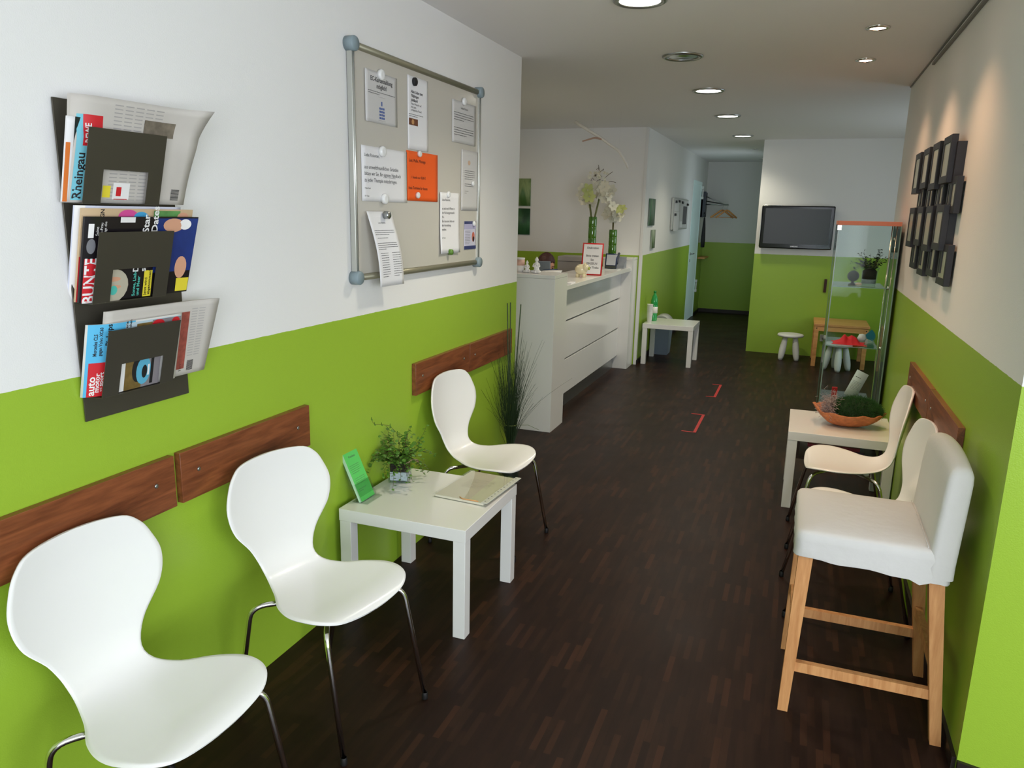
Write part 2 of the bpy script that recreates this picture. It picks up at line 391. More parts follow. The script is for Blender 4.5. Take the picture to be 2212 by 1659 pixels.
# baseboards and trims
b = MB(); b.box(XR - 0.012, XR, 2.33, 6.05, 0, 0.045); struct('baseboard_right', b, M['base_dark'])
b = MB(); b.prism([(XR, 2.308), (5.1, 1.655), (5.1, 1.667), (XR, 2.32)], 0, 0.045); struct('baseboard_return', b, M['base_dark'])
b = MB(); b.box(0.045, XH, YE - 0.012, YE, 0, 0.06); struct('baseboard_hall_end', b, M['base_dark'])
b = MB(); b.box(0.045, 0.057, YB, 11.8, 0, 0.05); b.box(0.045, 0.057, 12.85, YE, 0, 0.05); struct('baseboard_corridor', b, M['base_dark'])
b = MB(); b.box(0.02, 0.052, YB - 0.006, YB + 0.035, 0, H - 0.002, bev=0.002); struct('trim_1', b, M['whitematte'])
b = MB(); b.box(XR - 0.014, XR, 2.6, 4.99, H - 0.048, H - 0.034, bev=0.002); b.box(XR - 0.008, XR, 2.6, 6.05, H - 0.008, H - 0.0)
struct('trim_2', b, mat('shadow_gap_rail', (120, 116, 112), 0.5))
# frosted door in the corridor
M['doorglass'] = mat('frosted_door', (178, 204, 202), 0.35, emit=0.16)  # weak emission in pane and frame stands in for daylight behind the door
b = MB(); b.box(0.0, 0.046, 11.9, 12.75, 0.01, 2.08, bev=0.002); d = b.build('door_1', M['doorglass']); d['kind'] = 'structure'
b = MB(); b.box(0.0, 0.05, 11.84, 11.9, 0, 2.14); b.box(0.0, 0.05, 12.75, 12.81, 0, 2.14); b.box(0.0, 0.05, 11.9, 12.75, 2.08, 2.14); b.build('door_frame', M['doorglass'], d)
b = MB(); b.tube([(0.045, 11.97, 1.05), (0.085, 11.97, 1.05), (0.09, 12.1, 1.05)], 0.009); b.cyl((0.046, 11.97, 1.05), 0.022, 0.008, axis='X'); b.cyl((0.046, 11.97, 0.95), 0.022, 0.008, axis='X'); b.build('door_handle', M['steel'], d)
for z in (1.98, 0.5):
    b = MB(); b.cyl((0.07, 12.79, z - 0.09), 0.012, 0.18, 10); b.box(0.05, 0.085, 12.76, 12.82, z + 0.06, z + 0.1, bev=0.003); b.box(0.05, 0.085, 12.76, 12.82, z - 0.1, z - 0.06, bev=0.003)
    b.build('hinge', M['whitematte'], d)

# ================================================================== LAMPS
M['lampon'] = mat('lamp_glow', (255, 250, 236), 0.5, emit=14.0)
M['haloglow'] = mat('halogen_glow', (255, 214, 190), 0.5, emit=18.0)
M['lampoff'] = mat('lamp_off_reflector', (150, 150, 148), 0.15, 0.9)
def downlight(y, on, label, watts):
    x = 0.905; R_ = 0.088
    t = thing('ceiling_downlight', label, 'ceiling light', (x, y, H), 'round downlights along the ceiling')
    b = MB(); b.lathe([(R_ * 1.3, 0.0), (R_ * 1.3, -0.006), (R_ * 1.18, -0.012), (R_, -0.008), (R_, -0.001), (R_ * 1.3, 0.0)], (x, y, H), 32); b.build('ring', M['steel'], t)
    b = MB()
    if on:
        b.lathe([(R_, -0.003), (R_ * 0.6, -0.004), (0, -0.004)], (x, y, H), 32); b.build('lamp', M['lampon'], t)
        L_ = bpy.data.lights.new('downlight_beam', 'SPOT'); L_.energy = watts; L_.spot_size = 2.3; L_.spot_blend = 0.8; L_.shadow_soft_size = 0.08; L_.color = (1.0, 0.93, 0.74)
        o = bpy.data.objects.new('downlight_beam', L_); COL.objects.link(o); o.location = (x, y, H - 0.03)
    else:
        b.lathe([(R_, -0.004), (R_ * 0.8, -0.006), (R_ * 0.55, -0.003), (R_ * 0.3, -0.008), (0, -0.006)], (x, y, H), 32); b.build('reflector', M['lampoff'], t)
downlight(3.45, True, 'glowing round ceiling downlight nearest the camera, cut by the top edge', 56)
downlight(4.664, False, 'round ceiling downlight that is switched off, grey reflector', 0)
downlight(5.924, True, 'glowing round downlight just beyond the switched-off one', 72)
downlight(7.404, True, 'glowing round downlight in the middle of the row, above the reception', 72)
downlight(9.191, True, 'farthest glowing round downlight, in front of the television wall', 40)
def halogen(x, y, aim, label, watts, visible=True):
    t = thing('halogen_spotlight', label, 'spotlight', (x, y, H), 'small halogen spots by the right wall')
    b = MB(); b.lathe([(0.055, 0), (0.055, -0.005), (0.038, -0.008), (0.036, -0.002)], (x, y, H), 24); b.build('ring', M['chrome'], t)
    b = MB(); b.lathe([(0.036, -0.004), (0, -0.012)], (x, y, H), 20); b.build('lamp', M['haloglow'], t)
    L_ = bpy.data.lights.new('halogen_beam', 'SPOT'); L_.energy = watts; L_.spot_size = 1.9; L_.spot_blend = 1.0; L_.shadow_soft_size = 0.03; L_.color = (1.0, 0.58, 0.34)
    o = bpy.data.objects.new('halogen_beam', L_); COL.objects.link(o); o.location = (x, y, H - 0.03)
    o.rotation_euler = (Vector(aim) - Vector((x, y, H))).to_track_quat('-Z', 'Y').to_euler()
halogen(1.88, 5.017, (1.96, 5.1, 0.5), 'small glowing halogen spot nearer the glass cabinet', 18)
halogen(1.881, 4.219, (1.9, 4.25, 0.5), 'small glowing halogen spot nearer the camera', 30)
t = thing('halogen_spotlight', 'small halogen spot above the white shell chairs by the right wall', 'spotlight', (1.88, 3.42, H), 'small halogen spots by the right wall')
b = MB(); b.lathe([(0.055, 0), (0.055, -0.005), (0.038, -0.008), (0.036, -0.002)], (1.88, 3.42, H), 24); b.build('ring', M['chrome'], t)
b = MB(); b.lathe([(0.036, -0.004), (0, -0.012)], (1.88, 3.42, H), 20); b.build('lamp', M['haloglow'], t)
L_ = bpy.data.lights.new('halogen_beam', 'SPOT'); L_.energy = 24; L_.spot_size = 1.9; L_.spot_blend = 1.0; L_.shadow_soft_size = 0.03; L_.color = (1.0, 0.56, 0.3)
o = bpy.data.objects.new('halogen_beam', L_); COL.objects.link(o); o.location = (1.88, 3.42, H - 0.03); o.rotation_euler = (0.0, 0.0, 0)
L_ = bpy.data.lights.new('added_reception_light', 'AREA'); L_.energy = 9; L_.size = .3; L_.color = (1.0, .80, .58)  # unseen warm light, added to tint the reception walls
o = bpy.data.objects.new('added_reception_light', L_); COL.objects.link(o); o.location = (-1.5, 6.3, H - .06)
b = MB(); b.lathe([(.18, 0), (.18, -.03), (.15, -.045), (0, -.05)], (-1.5, 6.3, H), 28); tag(b.build('added_ceiling_lamp', mat('added_lamp_glow', (255, 226, 190), .5, emit=2.5)), 'added unseen round opal ceiling lamp over the reception desk, left of the counter', 'ceiling light')  # unseen fitting added to carry the warm reception light
for (y, nm) in ((10.95, 'tiny dark ceiling spot in the hall, the nearer one'), (12.76, 'tiny dark ceiling spot in the hall, the farther one')):
    b = MB(); b.lathe([(0.045, 0), (0.045, -0.006), (0.02, -0.006), (0, -0.004)], (0.93, y, H), 20); tag(b.build('hall_spotlight', M['chrome']), nm, 'spotlight')

# ================================================================== SHELL CHAIRS
PROF = [(.1824, .407), (.1584, .4205), (.1104, .4253), (.048, .4234), (-.048, .4224), (-.1104, .4243), (-.1584, .4349), (-.1949, .4627), (-.2131, .5069), (-.2237, .5664), (-.239, .6528), (-.2515, .7392), (-.2573, .8304)]
HW = [0, .1229, .187, .2169, .2218, .1939, .1382, .1069, .1332, .1949, .2128, .1969, .1698, .1218, 0]
def catmull(P, n=8):
    P = [tuple(p) for p in P]; d = len(P[0])
    Q = [tuple(2 * P[0][k] - P[1][k] for k in range(d))] + P + [tuple(2 * P[-1][k] - P[-2][k] for k in range(d))]; out = []
    for i in range(1, len(Q) - 2):
        for j in range(n):
            t = j / n
            out.append(tuple(.5 * (2 * Q[i][k] + (Q[i + 1][k] - Q[i - 1][k]) * t + (2 * Q[i - 1][k] - 5 * Q[i][k] + 4 * Q[i + 1][k] - Q[i + 2][k]) * t * t + (3 * Q[i][k] - Q[i - 1][k] - 3 * Q[i + 1][k] + Q[i + 2][k]) * t ** 3) for k in range(d)))
    out.append(Q[-2]); return out
def interp(x, xs, ys):
    if x <= xs[0]: return ys[0]
    for a in range(len(xs) - 1):
        if x <= xs[a + 1]:
            return ys[a] + (ys[a + 1] - ys[a]) * (x - xs[a]) / max(1e-9, xs[a + 1] - xs[a])
    return ys[-1]
def chair_shell():
    pl = catmull(PROF); s = [0]
    for a, c in zip(pl, pl[1:]): s.append(s[-1] + math.hypot(c[0] - a[0], c[1] - a[1]))
    Lc = s[-1]; hw = [v[0] for v in catmull([(v,) for v in HW], 10)]; th = [PI * i / (len(hw) - 1) for i in range(len(hw))]
    px = [p[0] for p in pl]; pz = [p[1] for p in pl]
    def S(t):
        u = (1 - math.cos(t)) / 2 * Lc
        return interp(u, s, px), interp(u, s, pz), interp(t, th, hw), u / Lc
    NT, NV = 72, 16; T = 0.0105
    top, bot = [], []
    b = MB()
    for i in range(NT + 1):
        t = 0.03 + (PI - 0.06) * i / NT; x, z, W_, f = S(t)
        x1, z1, _, _ = S(max(0, t - 0.05)); x2, z2, _, _ = S(min(PI, t + 0.05))
        dx, dz = x2 - x1, z2 - z1; n = math.hypot(dx, dz) or 1; nx, nz = dz / n, -dx / n
        c = interp(f, [0, .35, .55, 1], [.0161, .0161, .032, .032])
        rt, rb = [], []
        for j in range(NV + 1):
            v = math.sin((j / NV * 2 - 1) * PI / 2)
            o_ = c * (v * W_ / .2) ** 2
            edge = T * 0.5 * (1 - math.sqrt(max(0, 1 - max(0, (abs(v) * W_ - (W_ - .006)) / .006) ** 2))) if W_ > .01 else 0
            rt.append(b.bm.verts.new((x + nx * (o_ - edge), v * W_, z + nz * (o_ - edge))))
            rb.append(b.bm.verts.new((x + nx * (o_ - T + edge), v * W_, z + nz * (o_ - T + edge))))
        top.append(rt); bot.append(rb)
    fs = []
    for i in range(NT):
        for j in range(NV):
            fs.append(b.bm.faces.new((top[i][j], top[i][j + 1], top[i + 1][j + 1], top[i + 1][j])))
            fs.append(b.bm.faces.new((bot[i][j], bot[i + 1][j], bot[i + 1][j + 1], bot[i][j + 1])))
        for j in (0, NV):
            q = (top[i][j], top[i + 1][j], bot[i + 1][j], bot[i][j]); fs.append(b.bm.faces.new(q if j == 0 else q[::-1]))
    for i in (0, NT):
        for j in range(NV):
            q = (top[i][j], bot[i][j], bot[i][j + 1], top[i][j + 1]); fs.append(b.bm.faces.new(q if i == 0 else q[::-1]))
    b._f(fs, True); return b
def bend(path, r, n=6):
    """round the inner corners of a polyline"""
    P = [Vector(p) for p in path]; out = [P[0]]
    for a, c, e in zip(P, P[1:], P[2:]):
        d1 = (a - c).normalized(); d2 = (e - c).normalized(); p0 = c + d1 * r; p1 = c + d2 * r
        for i in range(n + 1):
            t = i / n; out.append(p0 * (1 - t) ** 2 + c * 2 * t * (1 - t) + p1 * t * t)
    out.append(P[-1]); return out
def make_chair():
    t = thing('shell_chair', '', 'chair', (0, 0, 0), 'white shell chairs with chrome legs')
    o = chair_shell().build('seat_shell', M['chairwhite'], t)
    b = MB(); b.cyl((-0.01, 0, .392), .07, .012, 20)
    for sx in (-1, 1):
        for sy in (-1, 1): b.box(sx * .1 - .012, sx * .1 + .012, sy * .1 - .012, sy * .1 + .012, .402, .424 if sy else .42, bev=.003)
    b.build('seat_mount', M['whitematte'], t)
    for sx in (1, -1):
        for sy in (1, -1):
            knee = (.150, sy * .172, .397) if sx > 0 else (-.150, sy * .196, .397)
            foot = (.226, sy * .19, .012) if sx > 0 else (-.235, sy * .2, .012)
            b = MB(); b.tube(bend([(sx * .03, sy * .03, .397), knee, foot], .045), .0085, 12); lg = b.build('leg', M['chrome'], t)
            b = MB(); b.lathe([(0, 0), (.009, 0), (.0105, .004), (.0102, .022), (.0085, .026)], (foot[0], foot[1], 0), 14); b.build('foot_cap', M['rubber'], lg)
    return t
chair0 = make_chair()
CH = [((.307, 1.242), -.033, 'white shell chair nearest the camera, at the lower left corner'),
      ((.345, 1.892), -.205, 'white shell chair second from the camera, just left of the table with the ivy'),
      ((.312, 3.331), -.1, 'white shell chair between the plant table and the dried grass bundle'),
      ((1.945, 3.987), 3.147, 'white shell chair on the right, directly in front of the table with the moss bowl'),
      ((1.942, 3.29), 3.20, 'white shell chair mostly hidden behind the fabric covered bar stool')]
for i, ((x, y), a, lb) in enumerate(CH):
    c = chair0 if i == 0 else copy_tree(chair0)
    c.location = (x, y, 0); c.rotation_euler = (0, 0, a); c['label'] = lb

# ================================================================== LOW WHITE TABLES
def low_table(x0, y0, label, dx=.55, dy=.55, h=.45):
    t = thing('side_table', label, 'table', (x0 + dx / 2, y0 + dy / 2, 0), 'square white side tables')
    b = MB(); b.box(x0, x0 + dx, y0, y0 + dy, h - .05, h, bev=.0015); b.build('tabletop', M['white'], t)
    for ix in (0, 1):
        for iy in (0, 1):
            b = MB(); X = x0 + .002 + ix * (dx - .054); Y = y0 + .002 + iy * (dy - .054)
            b.box(X, X + .05, Y, Y + .05, 0, h - .05, bev=.0015); b.build('leg', M['white'], t)
    return t
low_table(.031, 2.412, 'glossy white square side table holding the potted ivy, between two shell chairs')
tR = low_table(1.676, 4.375, 'white square side table under the bark bowl of moss, at the right wall')
b = MB(); b.box(1.73, 2.172, 4.50, 4.87, .262, .27)
for y in (4.50, 4.86): b.box(1.73, 1.745, y, y + .01, .27, .40); b.box(2.157, 2.172, y, y + .01, .27, .40)
b.build('lower_shelf', mat('dark_shelf', (64, 40, 26), .5), tR)
low_table(.085, 8.27, 'small white side table with a water bottle, at the far corridor corner')
# magazines lying on the shelf of the right-hand table
cols = [(150, 40, 70), (60, 70, 90), (190, 180, 170), (170, 110, 60), (80, 90, 60)]
for k, (nm, c, off) in enumerate((('bottom', (196, 190, 182), .0), ('middle', (90, 74, 104), .015), ('top', (178, 60, 84), -.01))):
    b = MB(); b.box(1.80 + off, 2.08 + off, 4.60, 4.81, .2702 + k * .0205, .2702 + k * .0205 + .02, bev=.002)
    tag(b.build('magazine', [mat('magazine_' + nm, c, .4)]), nm + ' magazine of the small pile under the right-hand side table', 'magazine', 'magazines under the right table')

# ================================================================== WALL BOARDS
def wall_board(y0, y1, z0, z1, side, label, x=0):
    t = thing('wall_board', label, 'wall board', (x, (y0 + y1) / 2, z0), 'walnut chair rail boards')
    xa, xb = (x, x + .022) if side > 0 else (x - .022, x)
    b = MB(); b.box(xa, xb, y0, y1, z0, z1, bev=.0012); b.build('panel', M['walnut'], t)
    for y in (y0 + .07, y1 - .07):
        b = MB(); xs = x + side * .022
        b.lathe([(0, 0), (.007, 0), (.0055, side * .002), (0, side * .003)], (xs, y, (z0 + z1) / 2 + .008), 12, 'X'); b.build('screw', M['steel'], t)
wall_board(.98, 1.607, .755, .908, 1, 'walnut wall board behind the nearest left chair, cut by the frame edge')
wall_board(1.63, 2.257, .755, .908, 1, 'walnut wall board behind the scuffed shell chair, below the magazine rack end')
wall_board(3.088, 3.705, .76, .912, 1, 'walnut wall board behind the third left chair')
wall_board(3.712, 4.355, .758, .91, 1, 'walnut wall board behind the dried grass bundle')
wall_board(2.885, 3.525, .775, .925, -1, 'walnut wall board on the right wall, the nearer one', XR)
wall_board(3.532, 4.20, .775, .925, -1, 'walnut wall board on the right wall, the farther one', XR)

# ================================================================== BAR STOOL WITH FABRIC COVER
def bar_stool():
    t = thing('bar_stool', 'bar stool with white fabric cover and beech legs by the right wall', 'bar stool', (1.95, 2.65, 0))
    b = MB()
    ya, yb = 2.425, 2.865
    # seat cushion with skirt
    def ring(z, g, wob=0.0, zf=None):
        pts = []; x0, x1 = 1.722 - g, 2.165 + g * .3; y0, y1 = ya - g, yb + g
        N = 14; r = .028
        def add(x, y):
            k = len(pts); pts.append((x + wob * math.sin(k * 1.7), y + wob * math.cos(k * 2.3), z + (zf(x, y) if zf else 0)))
        for cx, cy, a0 in ((x1 - r, y0 + r, -PI / 2), (x1 - r, y1 - r, 0), (x0 + r, y1 - r, PI / 2), (x0 + r, y0 + r, PI)):
            for i in range(5):
                a = a0 + i / 4 * PI / 2; add(cx + r * math.cos(a), cy + r * math.sin(a))
            nxt = {-PI / 2: (x1, y0 + r, x1, y1 - r), 0: (x1 - r, y1, x0 + r, y1), PI / 2: (x0, y1 - r, x0, y0 + r), PI: (x0 + r, y0, x1 - r, y0)}[a0]
            for i in range(1, N):
                f_ = i / N; add(nxt[0] + (nxt[2] - nxt[0]) * f_, nxt[1] + (nxt[3] - nxt[1]) * f_)
        return [b.bm.verts.new(p) for p in pts]
    hem = lambda x, y: .018 - (x - 1.72) * .045 + .003 * math.sin(x * 38 + y * 17) - .016 * (math.exp(-((x - 2.085) / .02) ** 2))
    R_ = [ring(.545, .003, .0012, hem), ring(.566, .004, .001), ring(.592, .001, .0006), ring(.615, .003), ring(.636, .001), ring(.645, -.005), ring(.649, -.022)]
    fs = []
    for A, B in zip(R_, R_[1:]):
        n = len(A); fs += [b.bm.faces.new((A[k], A[(k + 1) % n], B[(k + 1) % n], B[k])) for k in range(n)]
    cc = b.bm.verts.new((1.93, 2.645, .656)); top = R_[-1]; n = len(top)
    mid = top
    for q in (.88, .72, .5, .25):
        nx_ = [b.bm.verts.new((1.93 + (v.co.x - 1.93) * q, 2.645 + (v.co.y - 2.645) * q, .656 - .006 * q ** 3)) for v in top]
        fs += [b.bm.faces.new((mid[k], mid[(k + 1) % n], nx_[(k + 1) % n], nx_[k])) for k in range(n)]; mid = nx_
    fs += [b.bm.faces.new((mid[k], mid[(k + 1) % n], cc)) for k in range(n)]
    b._f(fs, True); b.build('seat_cover', M['fabric'], t)
    # back cushion: tilted slab, softly rounded
    b = MB()
    def back(zz, side):  # outline ring at height
        pass
    ZS = [(.56, 0, .0), (.60, .0, .0), (.70, .004, 0), (.80, .008, 0), (.86, .011, -.001), (.884, .012, -.003), (.897, .013, -.009), (.903, .013, -.016), (.906, .013, -.023)]
    rings = []
    for z, lean, g in ZS:
        x0 = 2.098 + lean * 1.4 - g; x1 = 2.172 + lean * 1.2 + g; y0, y1 = ya - .003 - g, yb + .003 + g; r = min(.016, (x1 - x0) / 2 - .001); P_ = []
        for cx, cy, a0 in ((x1 - r, y0 + r, -PI / 2), (x1 - r, y1 - r, 0), (x0 + r, y1 - r, PI / 2), (x0 + r, y0 + r, PI)):
            for i in range(4):
                a = a0 + i / 3 * PI / 2; P_.append((cx + r * math.cos(a), cy + r * math.sin(a)))
            nxt = {-PI / 2: (x1, y0 + r, x1, y1 - r), 0: (x1 - r, y1, x0 + r, y1), PI / 2: (x0, y1 - r, x0, y0 + r), PI: (x0 + r, y0, x1 - r, y0)}[a0]
            for i in range(1, 9):
                f_ = i / 9; P_.append((nxt[0] + (nxt[2] - nxt[0]) * f_, nxt[1] + (nxt[3] - nxt[1]) * f_))
        rings.append([b.bm.verts.new((x, y, z + (.024 * (1 - ((y - 2.645) / .22) ** 2) if z > .85 else 0))) for x, y in P_])
    fs = []
    for A, B in zip(rings, rings[1:]):
        n = len(A); fs += [b.bm.faces.new((A[k], A[(k + 1) % n], B[(k + 1) % n], B[k])) for k in range(n)]
    last = rings[-1]; n = len(last); xc = sum(v.co.x for v in last) / n
    sp = [b.bm.verts.new((xc, max(ya + .03, min(yb - .03, v.co.y)), .9075 + .024 * (1 - ((max(ya + .03, min(yb - .03, v.co.y)) - 2.645) / .22) ** 2))) for v in last]
    for k in range(n):
        k2 = (k + 1) % n
        if (sp[k].co - sp[k2].co).length < 1e-6: fs.append(b.bm.faces.new((last[k], last[k2], sp[k])))
        else: fs.append(b.bm.faces.new((last[k], last[k2], sp[k2], sp[k])))
    b._f(fs, True); b.build('back_cover', M['fabric'], t, merge=True)
    b = MB(); b.tube([(2.094, ya + .012, .6525), (2.096, 2.6, .657), (2.094, yb - .012, .6525)], .0016, 6); b.build('seam_piping', M['fabric'], t)
    # legs
    def leg(tx, ty, fx, fy, w0, w1):
        b = MB(); c = []
        for (x, y, z, w_) in ((fx, fy, 0, w1), (tx, ty, .57, w0)):
            c += [(x - w_, y - w_, z), (x + w_, y - w_, z), (x + w_, y + w_, z), (x - w_, y + w_, z)]
        b.hexa(c); b.build('leg', M['beech'], t)
    leg(1.757, 2.462, 1.738, 2.447, .022, .016); leg(1.757, 2.828, 1.738, 2.842, .022, .016)
    leg(2.128, 2.462, 2.194, 2.447, .022, .016); leg(2.128, 2.828, 2.194, 2.842, .022, .016)
    def rail(p, q, w_, h_):
        b = MB(); x0, y0, z0 = p; x1, y1, z1 = q
        if abs(x1 - x0) > abs(y1 - y0): b.hexa([(x0, y0 - w_, z0 - h_), (x1, y1 - w_, z1 - h_), (x1, y1 + w_, z1 - h_), (x0, y0 + w_, z0 - h_), (x0, y0 - w_, z0 + h_), (x1, y1 - w_, z1 + h_), (x1, y1 + w_, z1 + h_), (x0, y0 + w_, z0 + h_)])
        else: b.hexa([(x0 - w_, y0, z0 - h_), (x0 + w_, y0, z0 - h_), (x1 + w_, y1, z1 - h_), (x1 - w_, y1, z1 - h_), (x0 - w_, y0, z0 + h_), (x0 + w_, y0, z0 + h_), (x1 + w_, y1, z1 + h_), (x1 - w_, y1, z1 + h_)])
        b.build('stretcher', M['beech'], t)
    rail((1.76, 2.452, .165), (2.17, 2.452, .165), .011, .017); rail((1.76, 2.838, .165), (2.17, 2.838, .165), .011, .017)
    rail((1.745, 2.47, .26), (1.745, 2.82, .26), .011, .017); rail((2.16, 2.47, .26), (2.16, 2.82, .26), .011, .017)
    b = MB(); b.box(1.765, 2.12, 2.47, 2.82, .57, .61); b.build('seat_frame', M['beech'], t)
bar_stool()

# ================================================================== WHITEBOARD AND WHAT HANGS ON IT
WY0, WY1, WZ0, WZ1 = 2.60, 3.80, 1.345, 2.205
t = thing('whiteboard', 'framed magnetic whiteboard with grey corner caps on the left wall', 'whiteboard', (0, 3.2, WZ0))
b = MB(); b.box(.008, .018, WY0, WY1, WZ0, WZ1); b.build('panel', M['board'], t)
for y in (WY0, WY1):
    b = MB(); b.box(.002, .026, y - .008, y + .006, WZ0, WZ1, bev=.003); b.tube([(.026, y + .001, WZ0), (.026, y + .001, WZ1)], .005, 10); b.build('side_rail', M['alu'], t)
for z in (WZ0, WZ1):
    b = MB(); b.tube([(.018, WY0, z), (.018, WY1, z)], .0135, 14); b.build('tube_rail', M['alugold'], t)
for y in (WY0, WY1):
    for z in (WZ0, WZ1):
        b = MB(); b.lathe([(0, .001), (.027, .001), (.027, .036), (.024, .041), (0, .041)], (0, y, z), 24, 'X'); b.build('corner_cap', M['cap'], t)
XB = .0188
def notice(name, y0, y1, z0, z1, label, m, draw, f=None, skew=0.0, t_=.0006, group='notices on the whiteboard'):
    T_ = thing(name, label, 'notice', (XB, (y0 + y1) / 2, z0), group)
    ff = f or (lambda u, v: .001)
    S = lambda u, v, o_: Vector((XB + .0012 + o_ + ff(u, v), y0 + u + skew * v, z0 + v))
    b = MB(); b.slab(S, y1 - y0, z1 - z0, t_, 10, 12); b.build('sheet', m, T_)
    b = MB(); mats = draw(b, S, y1 - y0, z1 - z0); b.build('print', mats, T_)
    return T_
def dr_ec(b, S, W, Hh):
    b.text(S, 'EC-Kartenzahlung\nmöglich!', W / 2, Hh - .042, .024, 'CENTER', bold=True)
    b.lines(S, .02, W - .02, Hh - .075, 2, .008, seed=2)
    b.mi = 1
    for i in range(4):
        for j in range(3): b.patch(S, W / 2 - .02 + j * .015, W / 2 - .009 + j * .015, .018 + i * .012, .026 + i * .012, n=1)
    b.patch(S, W / 2 - .004, W / 2 + .004, .068, .085, n=1); b.mi = 0
    b.patch(S, W / 2 - .03, W / 2 + .03, .012, .0125, n=1); b.patch(S, W / 2 - .03, W / 2 + .03, .1, .1005, n=1)
    return [M['ink'], mat('blue_print', (60, 90, 160), .6)]
notice('notice_sheet', 2.685, 2.942, 1.944, 2.136, 'grey sheet about card payment with a small blue keypad picture, top left of whiteboard', M['paper2'], dr_ec, lambda u, v: .004 * (1 - u / .25) ** 2)
def dr_long(b, S, W, Hh):
    b.text(S, 'Alles Liebe zum\n70jährigen\nJubiläum!', .03, Hh - .08, .017, bold=True)
    b.text(S, 'Viele Wünsche auf\neine gute\nerfolgreiche Praxis!', .03, Hh - .125, .0125)
    b.lines(S, .01, W - .05, Hh - .155, 2, .008, seed=6)
    b.mi = 1; b.patch(S, .01, W - .10, Hh - .20, Hh - .172)
    b.mi = 2; b.disc(S, .045, Hh - .186, .012, .011, .001)
    return [M['ink'], mat('photo_brown', (110, 62, 34), .4, var=.6, vscale=60), mat('photo_cream', (200, 150, 96), .4)]
notice('notice_sheet', 3.03, 3.222, 1.868, 2.168, 'tall white sheet with congratulation lines and small brown photo, under the black magnet', M['paper'], dr_long)
def dr_tr(b, S, W, Hh):
    b.text(S, 'Lieber Patient,', W / 2, Hh - .03, .015, 'CENTER')
    b.lines(S, .02, W - .03, Hh - .055, 4, .011, .0028, seed=4); b.lines(S, .02, W - .03, Hh - .125, 4, .011, .0028, seed=5)
    return [M['ink']]
notice('notice_sheet', 3.475, 3.758, 1.937, 2.132, 'laminated cream notice at the top right of the whiteboard', M['paper2'], dr_tr)
def dr_hand(b, S, W, Hh):
    b.text(S, 'Liebe Patienten,', .02, Hh - .035, .018)
    b.text(S, 'aus umweltfreundlichen Gründen\nbitten wir Sie, Ihr eigenes Handtuch\nzu jeder Therapie mitzubringen.', .02, Hh - .105, .0215, spacing=1.15, xs=.93)
    b.text(S, 'Vielen Dank', .02, .05, .009); b.text(S, 'Ihr Team', .02, .02, .009)
    b.patch(S, .165, .265, Hh - .1155, Hh - .1145, n=1)
    return [M['ink']]
notice('notice_sheet', 2.652, 3.02, 1.641, 1.852, 'wide white sheet asking patients to bring a towel, left of the orange note', M['paper'], dr_hand)
def dr_or(b, S, W, Hh):
    b.text(S, 'Lust, Muße, Massage', .02, Hh - .04, .019); b.text(S, '1 Stunde nur 45,00 €', .04, Hh / 2 - .005, .016); b.text(S, 'freie Termine für heute', .015, .055, .019)
    return [M['inkblack']]
notice('notice_sheet', 3.016, 3.318, 1.65, 1.861, 'bright orange handwritten note in the middle of the whiteboard', M['orange'], dr_or)
def dr_strip(b, S, W, Hh):
    b.text(S, 'Liebe Patienten', W / 2, Hh - .045, .009, 'CENTER')
    b.lines(S, .02, W - .02, Hh - .075, 3, .008, seed=8); b.lines(S, .03, W - .03, Hh - .105, 1, .008, seed=9); b.lines(S, .02, W - .02, Hh - .125, 4, .008, seed=10)
    b.lines(S, .03, .09, Hh - .165, 11, .0095, seed=11); b.lines(S, .12, .18, Hh - .165, 11, .0095, seed=12)
    return [M['ink']]
notice('notice_sheet', 2.70, 2.89, 1.302, 1.602, 'curled white price list hanging over the lower whiteboard rail', M['paper'], dr_strip,
       lambda u, v: .016 + .03 * (1 - v / .3) + .02 * ((u / .2) - .4) ** 2 + .012 * math.sin(v * 12), skew=-.13)
def dr_sp(b, S, W, Hh):
    b.text(S, 'Liebe Patienten,', .02, Hh - .035, .015)
    b.text(S, 'es sind noch Plätze in\nder Rückengymnastik\nfrei.\nBei Interesse bitte an\nder Anmeldung\nmelden.', .02, Hh - .125, .0165, spacing=1.2)
    b.text(S, 'Ihr Team', .02, .075, .011)
    return [M['ink']]
notice('notice_sheet', 3.336, 3.556, 1.407, 1.696, 'white notice with six lines of text held by a green magnet', M['paper'], dr_sp, lambda u, v: .003 + .02 * max(0, .5 - v / .29) ** 2 + .012 * (u / .22 - .5) ** 2)
def dr_r(b, S, W, Hh):
    b.mi = 1; b.disc(S, W * .45, Hh - .06, .016, .012); b.mi = 0
    b.lines(S, .04, W - .04, Hh - .10, 5, .01, seed=14); b.lines(S, .04, W - .07, Hh - .165, 2, .01, seed=15); b.lines(S, .04, .09, Hh - .20, 2, .01, seed=16)
    return [M['ink'], mat('faded_emblem', (206, 176, 150), .6)]
notice('notice_sheet', 3.585, 3.794, 1.614, 1.91, 'faded white letter with a small emblem at the right whiteboard edge', M['paper2'], dr_r)
def dr_card(b, S, W, Hh):
    b.patch(S, 0, W, Hh - .014, Hh); b.patch(S, 0, W, 0, .018); b.mi = 1; b.lines(S, .008, W * .5, Hh - .05, 9, .008, .0018, seed=18)
    b.mi = 2; b.disc(S, W * .76, Hh * .44, .018, .026); b.mi = 3; b.disc(S, W * .78, Hh * .36, .01, .014, .001); b.mi = 4; b.patch(S, 0, W, Hh - .04, Hh - .0145)
    return [mat('navy_print', (44, 50, 104), .4), M['ink'], mat('print_coral', (196, 104, 84), .4), M['inkblack'], mat('print_lilac', (176, 172, 204), .4)]
